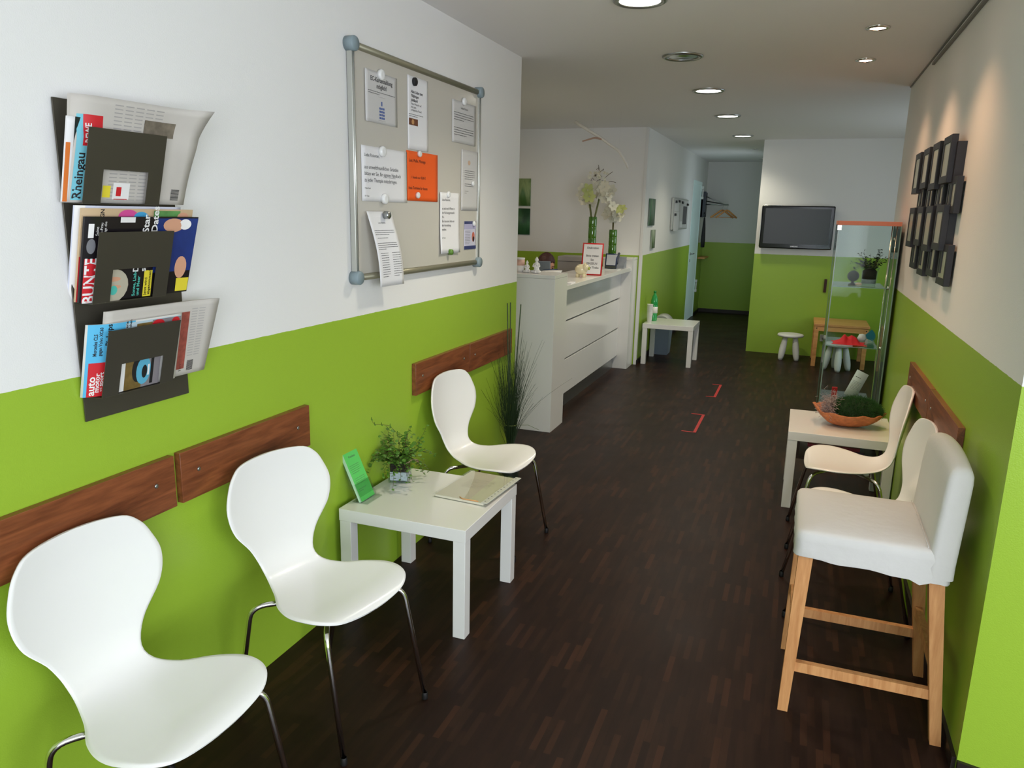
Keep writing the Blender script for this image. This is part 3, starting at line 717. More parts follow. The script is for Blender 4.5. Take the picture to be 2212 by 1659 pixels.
notice('appointment_card', 3.626, 3.776, 1.417, 1.56, 'small lilac card with dark blue bars at the lower right of the whiteboard', mat('lilac_card', (206, 204, 222), .4), dr_card)
def magnet(y, z, m, r, h, label):
    b = MB(); b.lathe([(0, 0), (r, 0), (r, h * .75), (r * .8, h), (r * .35, h * .92), (0, h * .9)], (XB + .003, y, z), 20, 'X')
    tag(b.build('round_magnet', m), label, 'magnet', 'magnets on the whiteboard')
M['magclear'] = mat('clear_magnet', (238, 238, 236), .12, coat=.6)
M['magwhite'] = mat('white_magnet', (228, 226, 222), .25)
magnet(2.80, 2.128, M['magclear'], .021, .016, 'large clear round magnet on the card payment sheet')
magnet(3.087, 2.147, M['inkblack'], .0175, .012, 'black round magnet on the tall white sheet')
magnet(3.60, 2.135, M['magclear'], .018, .014, 'clear round magnet on the laminated cream notice')
magnet(2.802, 1.838, M['magclear'], .021, .016, 'large clear round magnet at the top of the towel notice')
magnet(2.815, 1.652, M['magclear'], .021, .016, 'large clear round magnet at the bottom of the towel notice')
magnet(3.127, 1.853, M['magwhite'], .0135, .012, 'white magnet at the top of the orange note')
magnet(3.108, 1.675, M['magwhite'], .0135, .012, 'white magnet at the bottom of the orange note')
b = MB(); b.lathe([(0, 0), (.016, 0), (.016, .02), (.012, .024), (0, .024)], (XB + .022, 2.79, 1.588), 20, 'X'); tag(b.build('round_magnet', M['steel']), 'shiny steel magnet on the curled price list', 'magnet', 'magnets on the whiteboard')
magnet(3.425, 1.688, M['magclear'], .0145, .012, 'clear magnet at the top of the six-line notice')
b = MB(); b.lathe([(0, 0), (.014, 0), (.014, .018), (.011, .022), (0, .022)], (XB + .004, 3.437, 1.413), 20, 'X'); tag(b.build('round_magnet', mat('green_magnet', (92, 132, 52), .3)), 'green topped magnet at the bottom of the six-line notice', 'magnet', 'magnets on the whiteboard')
magnet(3.72, 1.75, M['magclear'], .013, .012, 'clear magnet on the faded letter')
magnet(3.737, 1.548, M['magclear'], .013, .012, 'clear magnet on the small lilac card')

# ================================================================== MAGAZINE RACK
t = thing('magazine_rack', 'taupe metal wall rack with three pockets full of newspapers and magazines', 'magazine rack', (0, 1.52, 1.07))
b = MB(); b.box(.004, .008, 1.349, 1.698, 1.072, 1.846, bev=.0012); b.build('back_plate', M['rack'], t)
PK = [1.609, 1.371, 1.135]
def px_at(v): return .052 + .045 * (v / .17)        # pocket front leans outwards
for k, z0 in enumerate(PK):
    b = MB(); S = lambda u, v, o_: Vector((px_at(v) + o_, 1.364 + u, z0 + v))
    def quadp(u0, u1, v0, v1):
        b.mi = 0
        A = [S(u0, v0, 0), S(u1, v0, 0), S(u1, v1, 0), S(u0, v1, 0)]; B = [S(u0, v0, -.0015), S(u1, v0, -.0015), S(u1, v1, -.0015), S(u0, v1, -.0015)]
        b.hexa(B + A)
    w_, h_ = .232, .172; quadp(0, .05, 0, .08); quadp(w_ - .046, w_, 0, .08); quadp(0, w_, .08, h_)
    # tray bottom
    b.hexa([(.006, 1.364, z0 - .002), (px_at(0), 1.364, z0 - .002), (px_at(0), 1.364 + w_, z0 - .002), (.006, 1.364 + w_, z0 - .002),
            (.006, 1.364, z0), (px_at(0), 1.364, z0), (px_at(0), 1.364 + w_, z0), (.006, 1.364 + w_, z0)])
    b.build('pocket', M['rack'], t)
M['newsprint'] = mat('newsprint', (196, 190, 182), .85, var=.04, vscale=20)
M['cyan'] = mat('cyan_print', (112, 188, 204), .6); M['redp'] = mat('red_print', (204, 34, 44), .45); M['whitep'] = mat('white_print', (236, 234, 232), .5)
M['yellowp'] = mat('yellow_print', (232, 214, 60), .45); M['tealp'] = mat('teal_print', (84, 190, 176), .45); M['skinp'] = mat('skin_print', (214, 160, 130), .45)
M['bluep'] = mat('blue_print_deep', (30, 50, 116), .4, var=.3, vscale=30); M['photo'] = mat('photo_mix', (120, 110, 96), .5, var=.75, vscale=45)
def reading(name, label, y0, z0, W, Hh, x0, th, cover, mats, draw, fx, cat='magazine', group='reading matter in the wall rack', nu=14, skew=0.0):
    T_ = thing(name, label, cat, (x0, y0 + W / 2, z0), group)
    S = lambda u, v, o_: Vector((x0 + o_ + fx(u, v), y0 + u + skew * v, z0 + v))
    b = MB(); b.slab(S, W, Hh, th, nu, 14); b.build('pages', cover, T_)
    b = MB(); draw(b, S, W, Hh); b.build('cover_print', mats, T_)
lean = lambda u, v: .04 * v / .17
# top pocket
reading('magazine', 'orange and dark edged magazine behind the newspaper in the top pocket', 1.335, 1.612, .30, .19, .034, .005, mat('cover_white', (232, 230, 230), .4),
        [mat('print_orange', (238, 130, 60), .4), mat('print_dark', (30, 42, 38), .5, var=.5, vscale=50), M['ink']],
        lambda b, S, W, Hh: (b.patch(S, 0, .012, 0, Hh * .7), setattr(b, 'mi', 1), b.patch(S, .02, .06, Hh * .42, Hh), setattr(b, 'mi', 2), b.text(S, '2 Ot', .035, .02, .03, rot=PI / 2)), lambda u, v: lean(u, v) - .012)
def dr_news1(b, S, W, Hh):
    b.mi = 0; b.patch(S, .010, .062, .006, .2, n=8)
    b.mi = 1; b.text(S, 'Rheingau', .0215, .008, .024, rot=PI / 2, bold=True, xs=1.22)
    b.mi = 2; b.patch(S, .022, .070, .130, .2, .001, n=5); b.mi = 3; b.text(S, 'REWE', .034, .136, .02, rot=PI / 2, bold=True, off=.0014, xs=.85)
    b.mi = 4
    for i in range(5):
        for j in range(26):
            b.patch(S, .1 + i * .03, .123 + i * .03, .008 + j * .0088, .0105 + j * .0088, .0008, n=1)
    b.mi = 5; b.patch(S, .19, .285, .168, .205, .0012); b.mi = 3; b.patch(S, .115, .165, .01, .05, .0011)
    b.mi = 2; b.patch(S, .12, .16, .01, .0115, .0013, n=1); b.patch(S, .125, .140, .018, .04, .0013, n=1)
    b.mi = 6; b.patch(S, .085, .108, .014, .042, .0012, n=2); b.mi = 1
    for j in range(9): b.patch(S, .302 + 0, .330, .012 + j * .0032, .0138 + j * .0032, .001, n=1)
reading('newspaper', 'folded newspaper with a cyan title strip spilling out of the top pocket', 1.342, 1.61, .355, .243, .046, .010, M['newsprint'],
        [M['cyan'], M['inkblack'], M['redp'], M['whitep'], mat('news_grey', (168, 164, 160), .8), M['photo'], M['yellowp']], dr_news1,
        lambda u, v: lean(u, min(v, .15)) - .008 + .9 * max(0, v - .17) ** 1.3 * (.25 + .9 * u / .35) + .035 * max(0, (u - .25) / .1) ** 2 * (v / .22) ** 2 - .02 * max(0, 1 - u / .05) ** 2, 'newspaper', skew=.05)
# middle pocket
reading('magazine', 'white and lavender edged magazine rearmost in the middle pocket', 1.345, 1.374, .31, .230, .026, .004, mat('cover_lavender', (214, 216, 232), .35), [M['whitep']],
        lambda b, S, W, Hh: b.patch(S, .0, .02, 0, Hh), lambda u, v: lean(u, v) - .012 - .02 * max(0, 1 - u / .06) ** 2)
def dr_mag2(b, S, W, Hh):
    b.patch(S, 0, W, 0, Hh, .0005, 6); b.mi = 1; b.patch(S, .0, .032, .0, .11); b.mi = 2; b.text(S, 'Gala', .018, .012, .034, rot=PI / 2, bold=True, off=.0012)
    b.mi = 3; b.disc(S, .12, Hh - .018, .03, .016, .001); b.mi = 4; b.disc(S, .16, Hh - .022, .024, .015, .0012); b.mi = 5; b.patch(S, .2, .29, Hh - .028, Hh - .004, .001); b.mi = 6; b.disc(S, .30, Hh - .02, .02, .012, .0014)
    b.mi = 7; b.text(S, 'DESIGN', .045, Hh - .05, .014, rot=PI / 2, bold=True, off=.0012)
reading('magazine', 'beige and red magazine with a flower watercolour top, middle pocket', 1.350, 1.374, .335, .224, .038, .006, mat('cover_beige', (206, 178, 140), .35),
        [mat('cover_sand', (204, 176, 140), .35), M['redp'], M['whitep'], mat('print_pink', (214, 80, 150), .4), mat('print_sky', (70, 160, 208), .4), mat('print_green', (96, 150, 84), .4, var=.5, vscale=40), M['skinp'], M['inkblack']],
        dr_mag2, lambda u, v: lean(u, v) - .010 - .015 * max(0, 1 - u / .06) ** 2)
def dr_bunte(b, S, W, Hh):
    b.patch(S, 0, W, 0, Hh, .0005, 6)
    b.mi = 1; b.patch(S, .004, .034, .0, .105, .001, 5); b.mi = 2; b.text(S, 'BUNTE', .020, -.004, .037, rot=PI / 2, bold=True, off=.0014, xs=.95)
    b.mi = 2; b.patch(S, .008, .02, .155, .188, .001); b.text(S, 'Seine\nEx-Frau\nzeigt die', .038, .160, .010, rot=PI / 2, off=.0012); b.patch(S, .09, .135, Hh - .014, Hh - .001, .0012)
    b.text(S, 'Star\nDates', .185, .165, .028, rot=PI / 2, bold=True, off=.0014)
    b.mi = 3; b.patch(S, .205, W, .06, Hh - .004, .0009, 6)
    b.mi = 4; b.disc(S, .262, Hh - .022, .035, .018, .0012); b.disc(S, .30, .07, .02, .03, .0014); b.mi = 2; b.disc(S, .30, Hh - .02, .018, .014, .0015)
    b.mi = 5; b.patch(S, .29, W - .002, .004, .04, .0014); b.patch(S, .178, .205, .0, .068, .0014); b.mi = 0; b.text(S, 'Jetzt wird\nabgenommen!', .191, .004, .0115, rot=PI / 2, bold=True, off=.0018)
    b.mi = 6; b.disc(S, .085, .035, .045, .042, .0011); b.mi = 4; b.disc(S, .085, .052, .02, .006, .0014); b.disc(S, .088, .032, .02, .005, .0014); b.mi = 7; b.disc(S, .085, .024, .012, .012, .0017)
    b.text(S, 'Sonne, Liebe\nund Meer', .155, .004, .013, rot=PI / 2, off=.0015, bold=True); b.mi = 2; b.text(S, 'D\nsc', .162, .066, .024, rot=PI / 2, bold=True, off=.0015)
    b.mi = 8; b.disc(S, .016, .135, .010, .018, .0013)
reading('magazine', 'black and red celebrity magazine at the front of the middle pocket', 1.345, 1.374, .335, .205, .052, .006, mat('cover_black', (24, 20, 24), .3),
        [mat('cover_black2', (26, 22, 26), .3), M['redp'], M['whitep'], M['bluep'], M['skinp'], M['yellowp'], mat('print_stone', (188, 180, 160), .4), M['tealp'], mat('print_silver', (120, 120, 124), .4)],
        dr_bunte, lambda u, v: lean(u, v) - .010 - .012 * max(0, 1 - u / .05) ** 2 + .015 * max(0, (u - .28) / .06) ** 2 * (v / .2))
# bottom pocket
def dr_news2(b, S, W, Hh):
    b.mi = 0; b.patch(S, W - .115, W - .085, .02, Hh - .03, .001, 8)
    b.mi = 1
    for i in range(2):
        for j in range(19): b.patch(S, W - .078 + i * .024, W - .059 + i * .024, .055 + j * .0075, .0575 + j * .0075, .0008, n=1)
    b.mi = 2
    for j in range(10): b.patch(S, W - .075, W - .052, .012 + j * .003, .0138 + j * .003, .001, n=1)
    b.text(S, 'TITZ', W - .098, .012, .012, rot=PI / 2, off=.001)
reading('newspaper', 'grey folded newspaper sticking out of the bottom pocket', 1.375, 1.137, .365, .215, .042, .008, M['newsprint'],
        [mat('photo_crowd', (150, 74, 62), .6, var=.7, vscale=70), mat('news_grey2', (172, 168, 164), .8), M['inkblack']], dr_news2,
        lambda u, v: lean(u, v) - .012 + .02 * max(0, (u - .27) / .09) ** 2 * (v / .2), 'newspaper')
def dr_auto(b, S, W, Hh):
    b.patch(S, 0, .115, 0, Hh, .0005, 6)
    b.mi = 1; b.patch(S, .005, .045, .0, .088, .001, 5); b.mi = 2; b.text(S, 'auto', .0125, .003, .019, rot=PI / 2, bold=True, off=.0014, xs=1.45); b.text(S, 'motor', .0225, .010, .0135, rot=PI / 2, bold=True, off=.0014, xs=1.45); b.text(S, 'sport', .0305, .026, .012, rot=PI / 2, bold=True, off=.0014, xs=1.4); b.text(S, 'und', .0305, .012, .007, rot=PI / 2, off=.0014)
    b.mi = 3; b.text(S, 'Mercedes CLS\ngegen Volvo XC60', .019, .105, .0095, rot=PI / 2, bold=True, off=.0012); b.text(S, 'Pickups', .040, .130, .018, rot=PI / 2, bold=True, off=.0012)
    b.mi = 4; b.patch(S, .085, .268, .085, Hh - .004, .0008, 6); b.mi = 3; b.text(S, 'Batterie\ntauschen', .094, .150, .011, rot=PI / 2, bold=True, off=.0013)
    b.mi = 5; b.patch(S, .12, .17, .10, Hh - .01, .0011); b.mi = 6; b.patch(S, .17, .268, .10, Hh - .006, .0011)
    b.mi = 1; b.disc(S, .19, Hh - .02, .022, .014, .0014); b.disc(S, .25, Hh - .018, .014, .012, .0014); b.mi = 3; b.disc(S, .20, Hh - .028, .007, .006, .0016)
    # lower window: mountain road and blue car
    b.mi = 2; b.patch(S, .062, .2, .0, .085, .0008); b.mi = 5; b.patch(S, .095, .20, .0, .085, .0012); b.mi = 6; b.patch(S, .15, .21, .0, .085, .0013)
    b.mi = 3; b.disc(S, .137, .052, .020, .036, .0015); b.mi = 7; b.disc(S, .155, .045, .024, .038, .0017); b.mi = 3; b.disc(S, .158, .042, .009, .018, .0020); b.mi = 2; b.patch(S, .168, .174, .03, .06, .0021); b.mi = 3; b.patch(S, .178, .188, .005, .08, .0018)
reading('magazine', 'light blue car magazine with a red title block in the bottom pocket', 1.342, 1.137, .272, .185, .054, .008, mat('cover_cream', (222, 220, 214), .4),
        [mat('print_lightblue', (92, 184, 226), .35), M['redp'], M['whitep'], M['inkblack'], mat('print_paleblue', (186, 206, 216), .35), mat('print_olive', (118, 96, 50), .5, var=.5, vscale=60), mat('print_asphalt', (134, 128, 132), .5), mat('print_car', (96, 176, 206), .25)],
        dr_auto, lambda u, v: lean(u, v) - .012 - .03 * max(0, 1 - u / .06) ** 2)

# ================================================================== THINGS ON THE LEFT TABLE
TZ = .45
def leaf(b, p, d, up, s):
    """round two-lobed leaf at p pointing along d"""
    d = d.normalized(); sd = d.cross(up)
    if sd.length < 1e-4: sd = d.cross(Vector((1, 0, 0)))
    sd.normalize(); n = sd.cross(d)
    c = b.bm.verts.new(p + n * s * .12 + d * s * .5); ring = []
    for k in range(8):
        a = k * PI / 4; r = s * (.5 if k != 4 else .42)
        ring.append(b.bm.verts.new(p + d * (s * .5 + math.cos(a) * r) + sd * math.sin(a) * r * .95 - n * s * .05 * abs(math.sin(a))))
    b._f([b.bm.faces.new((c, ring[k], ring[(k + 1) % 8])) for k in range(8)], True)
def vine(b, p0, dirv, length, droop, rr, ls, step=.014, leaves=True, mi_leaf=0, mi_stem=1):
    p = Vector(p0); d = Vector(dirv).normalized(); pts = [p.copy()]; n = max(3, int(length / step))
    for i in range(n):
        d = (d + Vector((rr.gauss(0, .16), rr.gauss(0, .16), rr.gauss(0, .12) - droop)).normalized() * .16 + Vector((0, 0, -droop * .12))).normalized()
        p = p + d * step; p.x = max(p.x, .02 if p0[0] < 1 else 1.0)
        pts.append(p.copy())
    b.mi = mi_stem; b.tube(pts, .0011, 4, cap=False, r2=.0006); b.mi = mi_leaf
    if leaves:
        for i, q in enumerate(pts[1:]):
            if rr.random() < .95:
                a = rr.uniform(0, 2 * PI); dd = Vector((math.cos(a), math.sin(a), rr.uniform(-.5, .6)))
                leaf(b, q, dd, Vector((rr.gauss(0, .4), rr.gauss(0, .4), 1)), ls * rr.uniform(.65, 1.15) * (1 - .4 * i / n))
    return pts
def square_vase_plant():
    cx, cy = .094, 2.80
    t = thing('potted_ivy', 'small-leaved potted ivy in a square glass vase on the glossy table', 'plant', (cx, cy, TZ))
    Rm_ = Matrix.Translation((cx, cy, 0)) @ Matrix.Rotation(.30, 4, 'Z')
    b = MB(); h = .043
    for (x0, x1, y0, y1) in ((-h, h, -h, -h + .004), (-h, h, h - .004, h), (-h, -h + .004, -h + .004, h - .004), (h - .004, h, -h + .004, h - .004)):
        b.box(x0, x1, y0, y1, TZ, TZ + .095, rot=Rm_)
    b.box(-h + .004, h - .004, -h + .004, h - .004, TZ, TZ + .01, rot=Rm_); b.build('glass_vase', M['glass'], t)
    b = MB(); b.box(-.038, .038, -.038, .038, TZ + .0105, TZ + .048, rot=Rm_); b.build('gravel', M['stone'], t)
    b = MB(); b.box(-.038, .038, -.038, .038, TZ + .0485, TZ + .088, bev=.006, rot=Rm_); b.build('soil', M['soil'], t)
    b = MB(); rr = random.Random(11)
    for k in range(70):
        a = rr.uniform(0, 2 * PI); e = rr.uniform(.5, 3.2)
        vine(b, (cx + .025 * math.cos(a), cy + .025 * math.sin(a), TZ + .085), (math.cos(a) * .9, math.sin(a) * .9, e), rr.uniform(.08, .19), rr.uniform(-.2, .5), rr, .024)
    for k in range(7):
        a = rr.uniform(-1.2, 1.2)
        vine(b, (cx + .04 * math.cos(a), cy + .04 * math.sin(a), TZ + .09), (math.cos(a), math.sin(a), .3), .10, 1.7, rr, .017)
    # long thin tendril climbing to the upper left
    pts = [Vector((cx, cy, TZ + .15)), Vector((.09, 2.78, TZ + .22)), Vector((.075, 2.745, TZ + .26)), Vector((.06, 2.70, TZ + .275)), Vector((.05, 2.66, TZ + .285)), Vector((.045, 2.645, TZ + .31))]
    b.mi = 1; b.tube(bend(pts, .01, 2), .001, 4); b.mi = 0
    for q in pts[1:]:
        leaf(b, q, Vector((.4, -.3, .5)), Vector((1, 0, .5)), .013); leaf(b, q, Vector((.2, .5, -.3)), Vector((1, 0, .5)), .011)
    # vine trailing to the left over the leaflets
    pts = [Vector((.10, 2.76, TZ + .09)), Vector((.12, 2.72, TZ + .085)), Vector((.125, 2.68, TZ + .075)), Vector((.12, 2.64, TZ + .08)), Vector((.115, 2.61, TZ + .085))]
    b.mi = 1; b.tube(pts, .001, 4); b.mi = 0
    for q in pts[1:]:
        leaf(b, q, Vector((.5, -.3, .4)), Vector((1, 0, .5)), .017); leaf(b, q, Vector((.4, .2, -.5)), Vector((1, 0, .5)), .015)
    b.build('foliage', [M['green_leaf'], M['stem']], t)
    b = MB()   # bark twig tied round the vase
    for k in range(3):
        pts = [Vector((cx + .035 + .01 * k, cy - .03, TZ + .085 + .006 * k)), Vector((cx + .06, cy, TZ + .105)), Vector((cx + .07, cy + .04, TZ + .09 - .006 * k)), Vector((cx + .05, cy + .065, TZ + .07))]
        b.tube(bend(pts, .015, 4), .0032, 6, r2=.0016)
    b.build('twig', mat('dry_twig', (140, 126, 92), .8), t)
square_vase_plant()
def leaflet_holder():
    t = thing('leaflet_holder', 'clear acrylic holder at the left corner of the glossy table', 'leaflet holder', (.08, 2.55, TZ))
    b = MB(); y0, y1 = 2.49, 2.605
    b.box(.045, .115, y0, y1, TZ, TZ + .003)
    b.hexa([(.085, y0, TZ + .003), (.088, y0, TZ + .003), (.088, y1, TZ + .003), (.085, y1, TZ + .003), (.055, y0, TZ + .075), (.058, y0, TZ + .075), (.058, y1, TZ + .075), (.055, y1, TZ + .075)])
    b.hexa([(.064, y0, TZ + .003), (.066, y0, TZ + .003), (.066, y1, TZ + .003), (.064, y1, TZ + .003), (.004, y0, TZ + .15), (.006, y0, TZ + .15), (.006, y1, TZ + .15), (.004, y1, TZ + .15)])
    b.build('holder_body', M['acryl'], t)
    T2 = thing('leaflet_stack', 'stack of bright green leaflets leaning in the acrylic holder', 'leaflets', (.07, 2.55, TZ + .004))
    W, Hh = .1, .205
    S = lambda u, v, o_: Vector((.0845 - .41 * v + o_ * .92, 2.497 + u, TZ + .0045 + v * .912 + o_ * .4))
    b = MB(); b.slab(S, W, Hh, .013, 3, 3); b.build('sheets', mat('leaflet_edges', (196, 232, 204), .6), T2)
    b = MB(); b.patch(S, 0, W, 0, Hh, .0004, 4); b.build('cover', M['lime'], T2)
    b = MB(); b.text(S, 'Preisliste', W / 2, Hh - .02, .013, 'CENTER'); b.lines(S, .012, W - .02, Hh - .055, 5, .008, .0013, seed=21); b.lines(S, .012, W - .015, Hh - .11, 4, .008, .0013, seed=22); b.lines(S, .012, W - .03, Hh - .155, 2, .008, .0013, seed=23)
    b.build('print', M['ink'], T2)
leaflet_holder()
def sleeve_folder():
    t = thing('document_folder', 'clear sleeve folder with papers lying on the glossy table edge', 'folder', (.44, 2.84, TZ))
    Rm_ = Matrix.Translation((.442, 2.838, 0)) @ Matrix.Rotation(-.07, 4, 'Z')
    b = MB(); b.box(-.11, .115, -.165, .165, TZ + .001, TZ + .012, bev=.002, rot=Rm_); b.build('paper_block', mat('old_paper', (214, 208, 190), .8, var=.05, vscale=30), t)
    b = MB(); b.box(-.118, .128, -.172, .172, TZ + .0125, TZ + .0135, rot=Rm_)
    b.box(-.118, .128, -.172, .172, TZ + .0002, TZ + .0008, rot=Rm_); b.build('sleeve', M['sleeve'], t)
    b = MB(); b.box(.108, .134, -.17, .17, TZ + .0136, TZ + .0165, bev=.001, rot=Rm_)
    b.build('spine_strip', mat('milky_plastic', (200, 200, 190), .3), t)
    b = MB()
    for k in range(11): b.cyl(Rm_ @ Vector((.117, -.15 + k * .03, TZ + .0166)), .0035, .0004, 10)
    b.build('punch_holes', mat('hole_shade', (120, 118, 108), .6), t)
    S = lambda u, v, o_: Rm_ @ Vector((-.09 + u, -.13 + v, TZ + .0138 + o_))
    b = MB(); b.lines(S, .03, .15, .2, 8, .014, .002, seed=31); b.build('print', mat('faint_ink', (178, 172, 158), .8), t)
    b = MB(); b.tube([Rm_ @ Vector((.09, -.16, TZ + .0142)), Rm_ @ Vector((.02, -.165, TZ + .0145)), Rm_ @ Vector((.0, -.15, TZ + .0142))], .002, 6); b.build('orange_tab', mat('orange_tab', (222, 160, 100), .6), t)
sleeve_folder()

# ================================================================== GRASS BUNDLE IN THE CORNER
def grass_bundle():
    cx, cy = .085, 4.20
    t = thing('grass_bundle', 'tall bundle of dark dried grass standing at the wall corner', 'dried grass', (cx, cy, 0))
    b = MB(); b.lathe([(0, 0), (.05, 0), (.055, .02), (.045, .12), (.032, .2), (.034, .215), (.030, .215), (.028, .2), (0, .19)], (cx, cy, 0), 24); b.build('vase', mat('dark_vase', (40, 46, 40), .3), t)
    b = MB(); rr = random.Random(5)
    for k in range(260):
        a = rr.uniform(0, 2 * PI); r0 = rr.uniform(0, .02); Ht = rr.uniform(.32, .66) if k < 200 else rr.uniform(.55, .78)
        sp = abs(rr.gauss(0, .085)) + .015; yy = math.sin(a); xx = math.cos(a)
        if k % 9 == 0: sp *= 1.7; Ht *= .85
        pts = []; kink = rr.uniform(-.04, .04)
        for i in range(9):
            f_ = i / 8; s_ = sp * (f_ ** 1.7) + .012 * f_
            x = cx + xx * (r0 + s_ * .9) + kink * math.sin(f_ * 5) * f_ * .5; y = cy + yy * (r0 + s_ * 1.25) + kink * math.cos(f_ * 4) * f_ * .4
            x = max(x, .014 + rr.uniform(0, .006)); pts.append((x, y, .17 + Ht * f_ * (1 - .12 * f_ * sp * 4)))
        b.tube(pts, .0016, 3, cap=False, r2=.0005)
    for (x, y, h) in ((.048, 4.195, 1.085), (.052, 4.235, 1.085), (.095, 4.30, 1.07)):
        b.tube([(.08, 4.2, .18), ((.08 + x) / 2, (4.2 + y) / 2, .6), (x, y, h)], .0038, 6, r2=.0034)
    b.build('blades', M['grass'], t)
    b = MB(); b.lathe([(.036, 0), (.039, .003), (.036, .006)], (cx, cy, .34), 20); b.tube([(cx + .036, cy, .343), (cx + .09, cy + .06, .335), (cx + .15, cy + .10, .30)], .0012, 4); b.build('binding', mat('raffia', (110, 124, 66), .7), t)
grass_bundle()

# ================================================================== THINGS ON THE RIGHT
def moss_bowl():
    cx, cy = 1.985, 4.655
    t = thing('moss_bowl', 'brown bark bowl with green moss and lilac hay on the right-hand table', 'decorative bowl', (cx, cy, TZ))
    b = MB(); rr = random.Random(8); N = 40; rings = []
    prof = [(.0, .0), (.35, .002), (.62, .018), (.86, .05), (1.0, .082), (.96, .086), (.8, .06), (.5, .03), (0, .022)]
    for r, z in prof:
        if r == 0: rings.append([b.bm.verts.new((cx, cy, TZ + z + .0005))]); continue
        ring = []
        for k in range(N):
            a = k * 2 * PI / N; wob = 1 + .05 * math.sin(3 * a + 1) + .03 * math.sin(7 * a) + .02 * math.sin(13 * a)
            hz = 1 + .25 * math.cos(a - PI * .95) ** 2 * (math.cos(a - PI * .95) > 0)
            ca, sa = math.cos(a), math.sin(a); ring.append(b.bm.verts.new((cx + .19 * r * wob * math.copysign(abs(ca) ** .8, ca), cy + .13 * r * wob * math.copysign(abs(sa) ** .9, sa), TZ + z * hz * (1 + .06 * math.sin(9 * a) * (r > .8)) + .0005)))
        rings.append(ring)
    fs = []
    for A, B in zip(rings, rings[1:]):
        for k in range(N):
            k2 = (k + 1) % N
            if len(A) == 1: fs.append(b.bm.faces.new((A[0], B[k2], B[k])))
            elif len(B) == 1: fs.append(b.bm.faces.new((A[k], A[k2], B[0])))
            else: fs.append(b.bm.faces.new((A[k], A[k2], B[k2], B[k])))
    b._f(fs, True); b.build('bark_shell', mat('bark_bowl', (186, 112, 70), .75, var=.5, vscale=40, bump=1.0, bscale=90), t)
    b = MB(); bx = cx + .045; V = b.ball((bx, cy + .005, TZ + .082), .1, 1.30, .95, .80, 24)
    b.build('moss_core', mat('moss_core', (26, 50, 22), .95), t)
    b = MB()
    for k in range(2800):
        u = rr.uniform(0, 2 * PI); w_ = rr.uniform(-.15, 1)
        d = Vector((math.cos(u) * math.sqrt(1 - w_ * w_), math.sin(u) * math.sqrt(1 - w_ * w_), w_))
        p = Vector((bx + d.x * .13, cy + .005 + d.y * .093, TZ + .082 + d.z * .078)); q = p + (d + Vector((rr.gauss(0, .5), rr.gauss(0, .5), rr.gauss(.1, .4)))).normalized() * rr.uniform(.012, .030)
        b.tube([p, (p + q) / 2 + Vector((rr.gauss(0, .003), rr.gauss(0, .003), .002)), q], .0009, 3, cap=False, r2=.0005)
    b.build('moss', mat('moss_green', (36, 84, 30), .9, var=.5, vscale=30), t)['kind'] = 'stuff'
    b = MB()
    for k in range(900):
        p = Vector((cx - .100 + rr.gauss(0, .022), cy - .02 + rr.gauss(0, .030), TZ + .06 + abs(rr.gauss(.035, .035)))); a = rr.uniform(0, 2 * PI)
        d = Vector((math.cos(a), math.sin(a), rr.gauss(.2, .6))).normalized() * rr.uniform(.014, .04); c_ = d.cross(Vector((0, 0, 1))) * .5
        b.tube([p, p + d * .5 + c_ * .4, p + d, p + d + c_ * .5 - d * .2], .0009, 3, cap=False)
    b.build('hay', mat('lilac_hay', (178, 160, 160), .9, var=.35, vscale=30), t)['kind'] = 'stuff'
moss_bowl()

# glass display cabinet
CX0, CX1, CY0, CY1 = 1.848, 2.208, 5.30, 5.72
t = thing('display_cabinet', 'narrow glass display cabinet with a coral top by the right wall', 'display cabinet', ((CX0 + CX1) / 2, (CY0 + CY1) / 2, 0))
b = MB(); b.box(CX0, CX1, CY0, CY1, 0, .09, bev=.002); b.build('base', mat('cabinet_base', (190, 188, 184), .4), t)
b = MB(); b.box(CX0, CX1, CY0, CY1, 1.577, 1.603, bev=.001); b.build('top', mat('coral_laminate', (214, 132, 108), .6), t)
for nm, (a0, a1, c0, c1) in (('front_pane', (CX0 + .004, CX1 - .004, CY0, CY0 + .004)), ('back_pane', (CX0 + .004, CX1 - .004, CY1 - .004, CY1)), ('side_pane', (CX0, CX0 + .004, CY0 + .004, CY1 - .004)), ('side_pane', (CX1 - .004, CX1, CY0 + .004, CY1 - .004))):
    b = MB(); b.box(a0, a1, c0, c1, .09, 1.577); b.build(nm, M['glass'], t)
b = MB()
for x, y in ((CX0, CY0), (CX1 - .005, CY0), (CX0, CY1 - .005), (CX1 - .005, CY1 - .005)): b.box(x - .0006, x + .0056, y - .0006, y + .0056, .09, 1.577)
b.build('edge_profile', M['glassedge'], t)
for z in (.43, .81, 1.195):
    b = MB(); b.box(CX0 + .006, CX1 - .045, CY0 + .006, CY1 - .006, z - .005, z); b.build('shelf', [M['glass']], t)
    b = MB(); b.box(CX0 + .006, CX1 - .045, CY0 + .0045, CY0 + .006, z - .005, z); b.build('shelf_edge', M['glassedge'], t)
b = MB()
for z in (.43, .81, 1.195, 1.5): b.cyl((CX1 - .03, CY0 + .03, z - .01), .008, .02, 12)
for x in (CX1 - .022, CX1 - .05): b.tube([(x, CY0 + .02, .09), (x, CY0 + .02, 1.577)], .003, 6)
b.box(CX0 - .006, CX0 + .02, CY0 - .008, CY0 + .006, 1.545, 1.577, bev=.002); b.build('fittings', M['chrome'], t)
b = MB(); b.box(CX1 + .001, CX1 + .004, CY0 + .02, CY1, .05, 1.56); b.build('frosted_strip', mat('frosted_side', (150, 156, 152), .4), t)
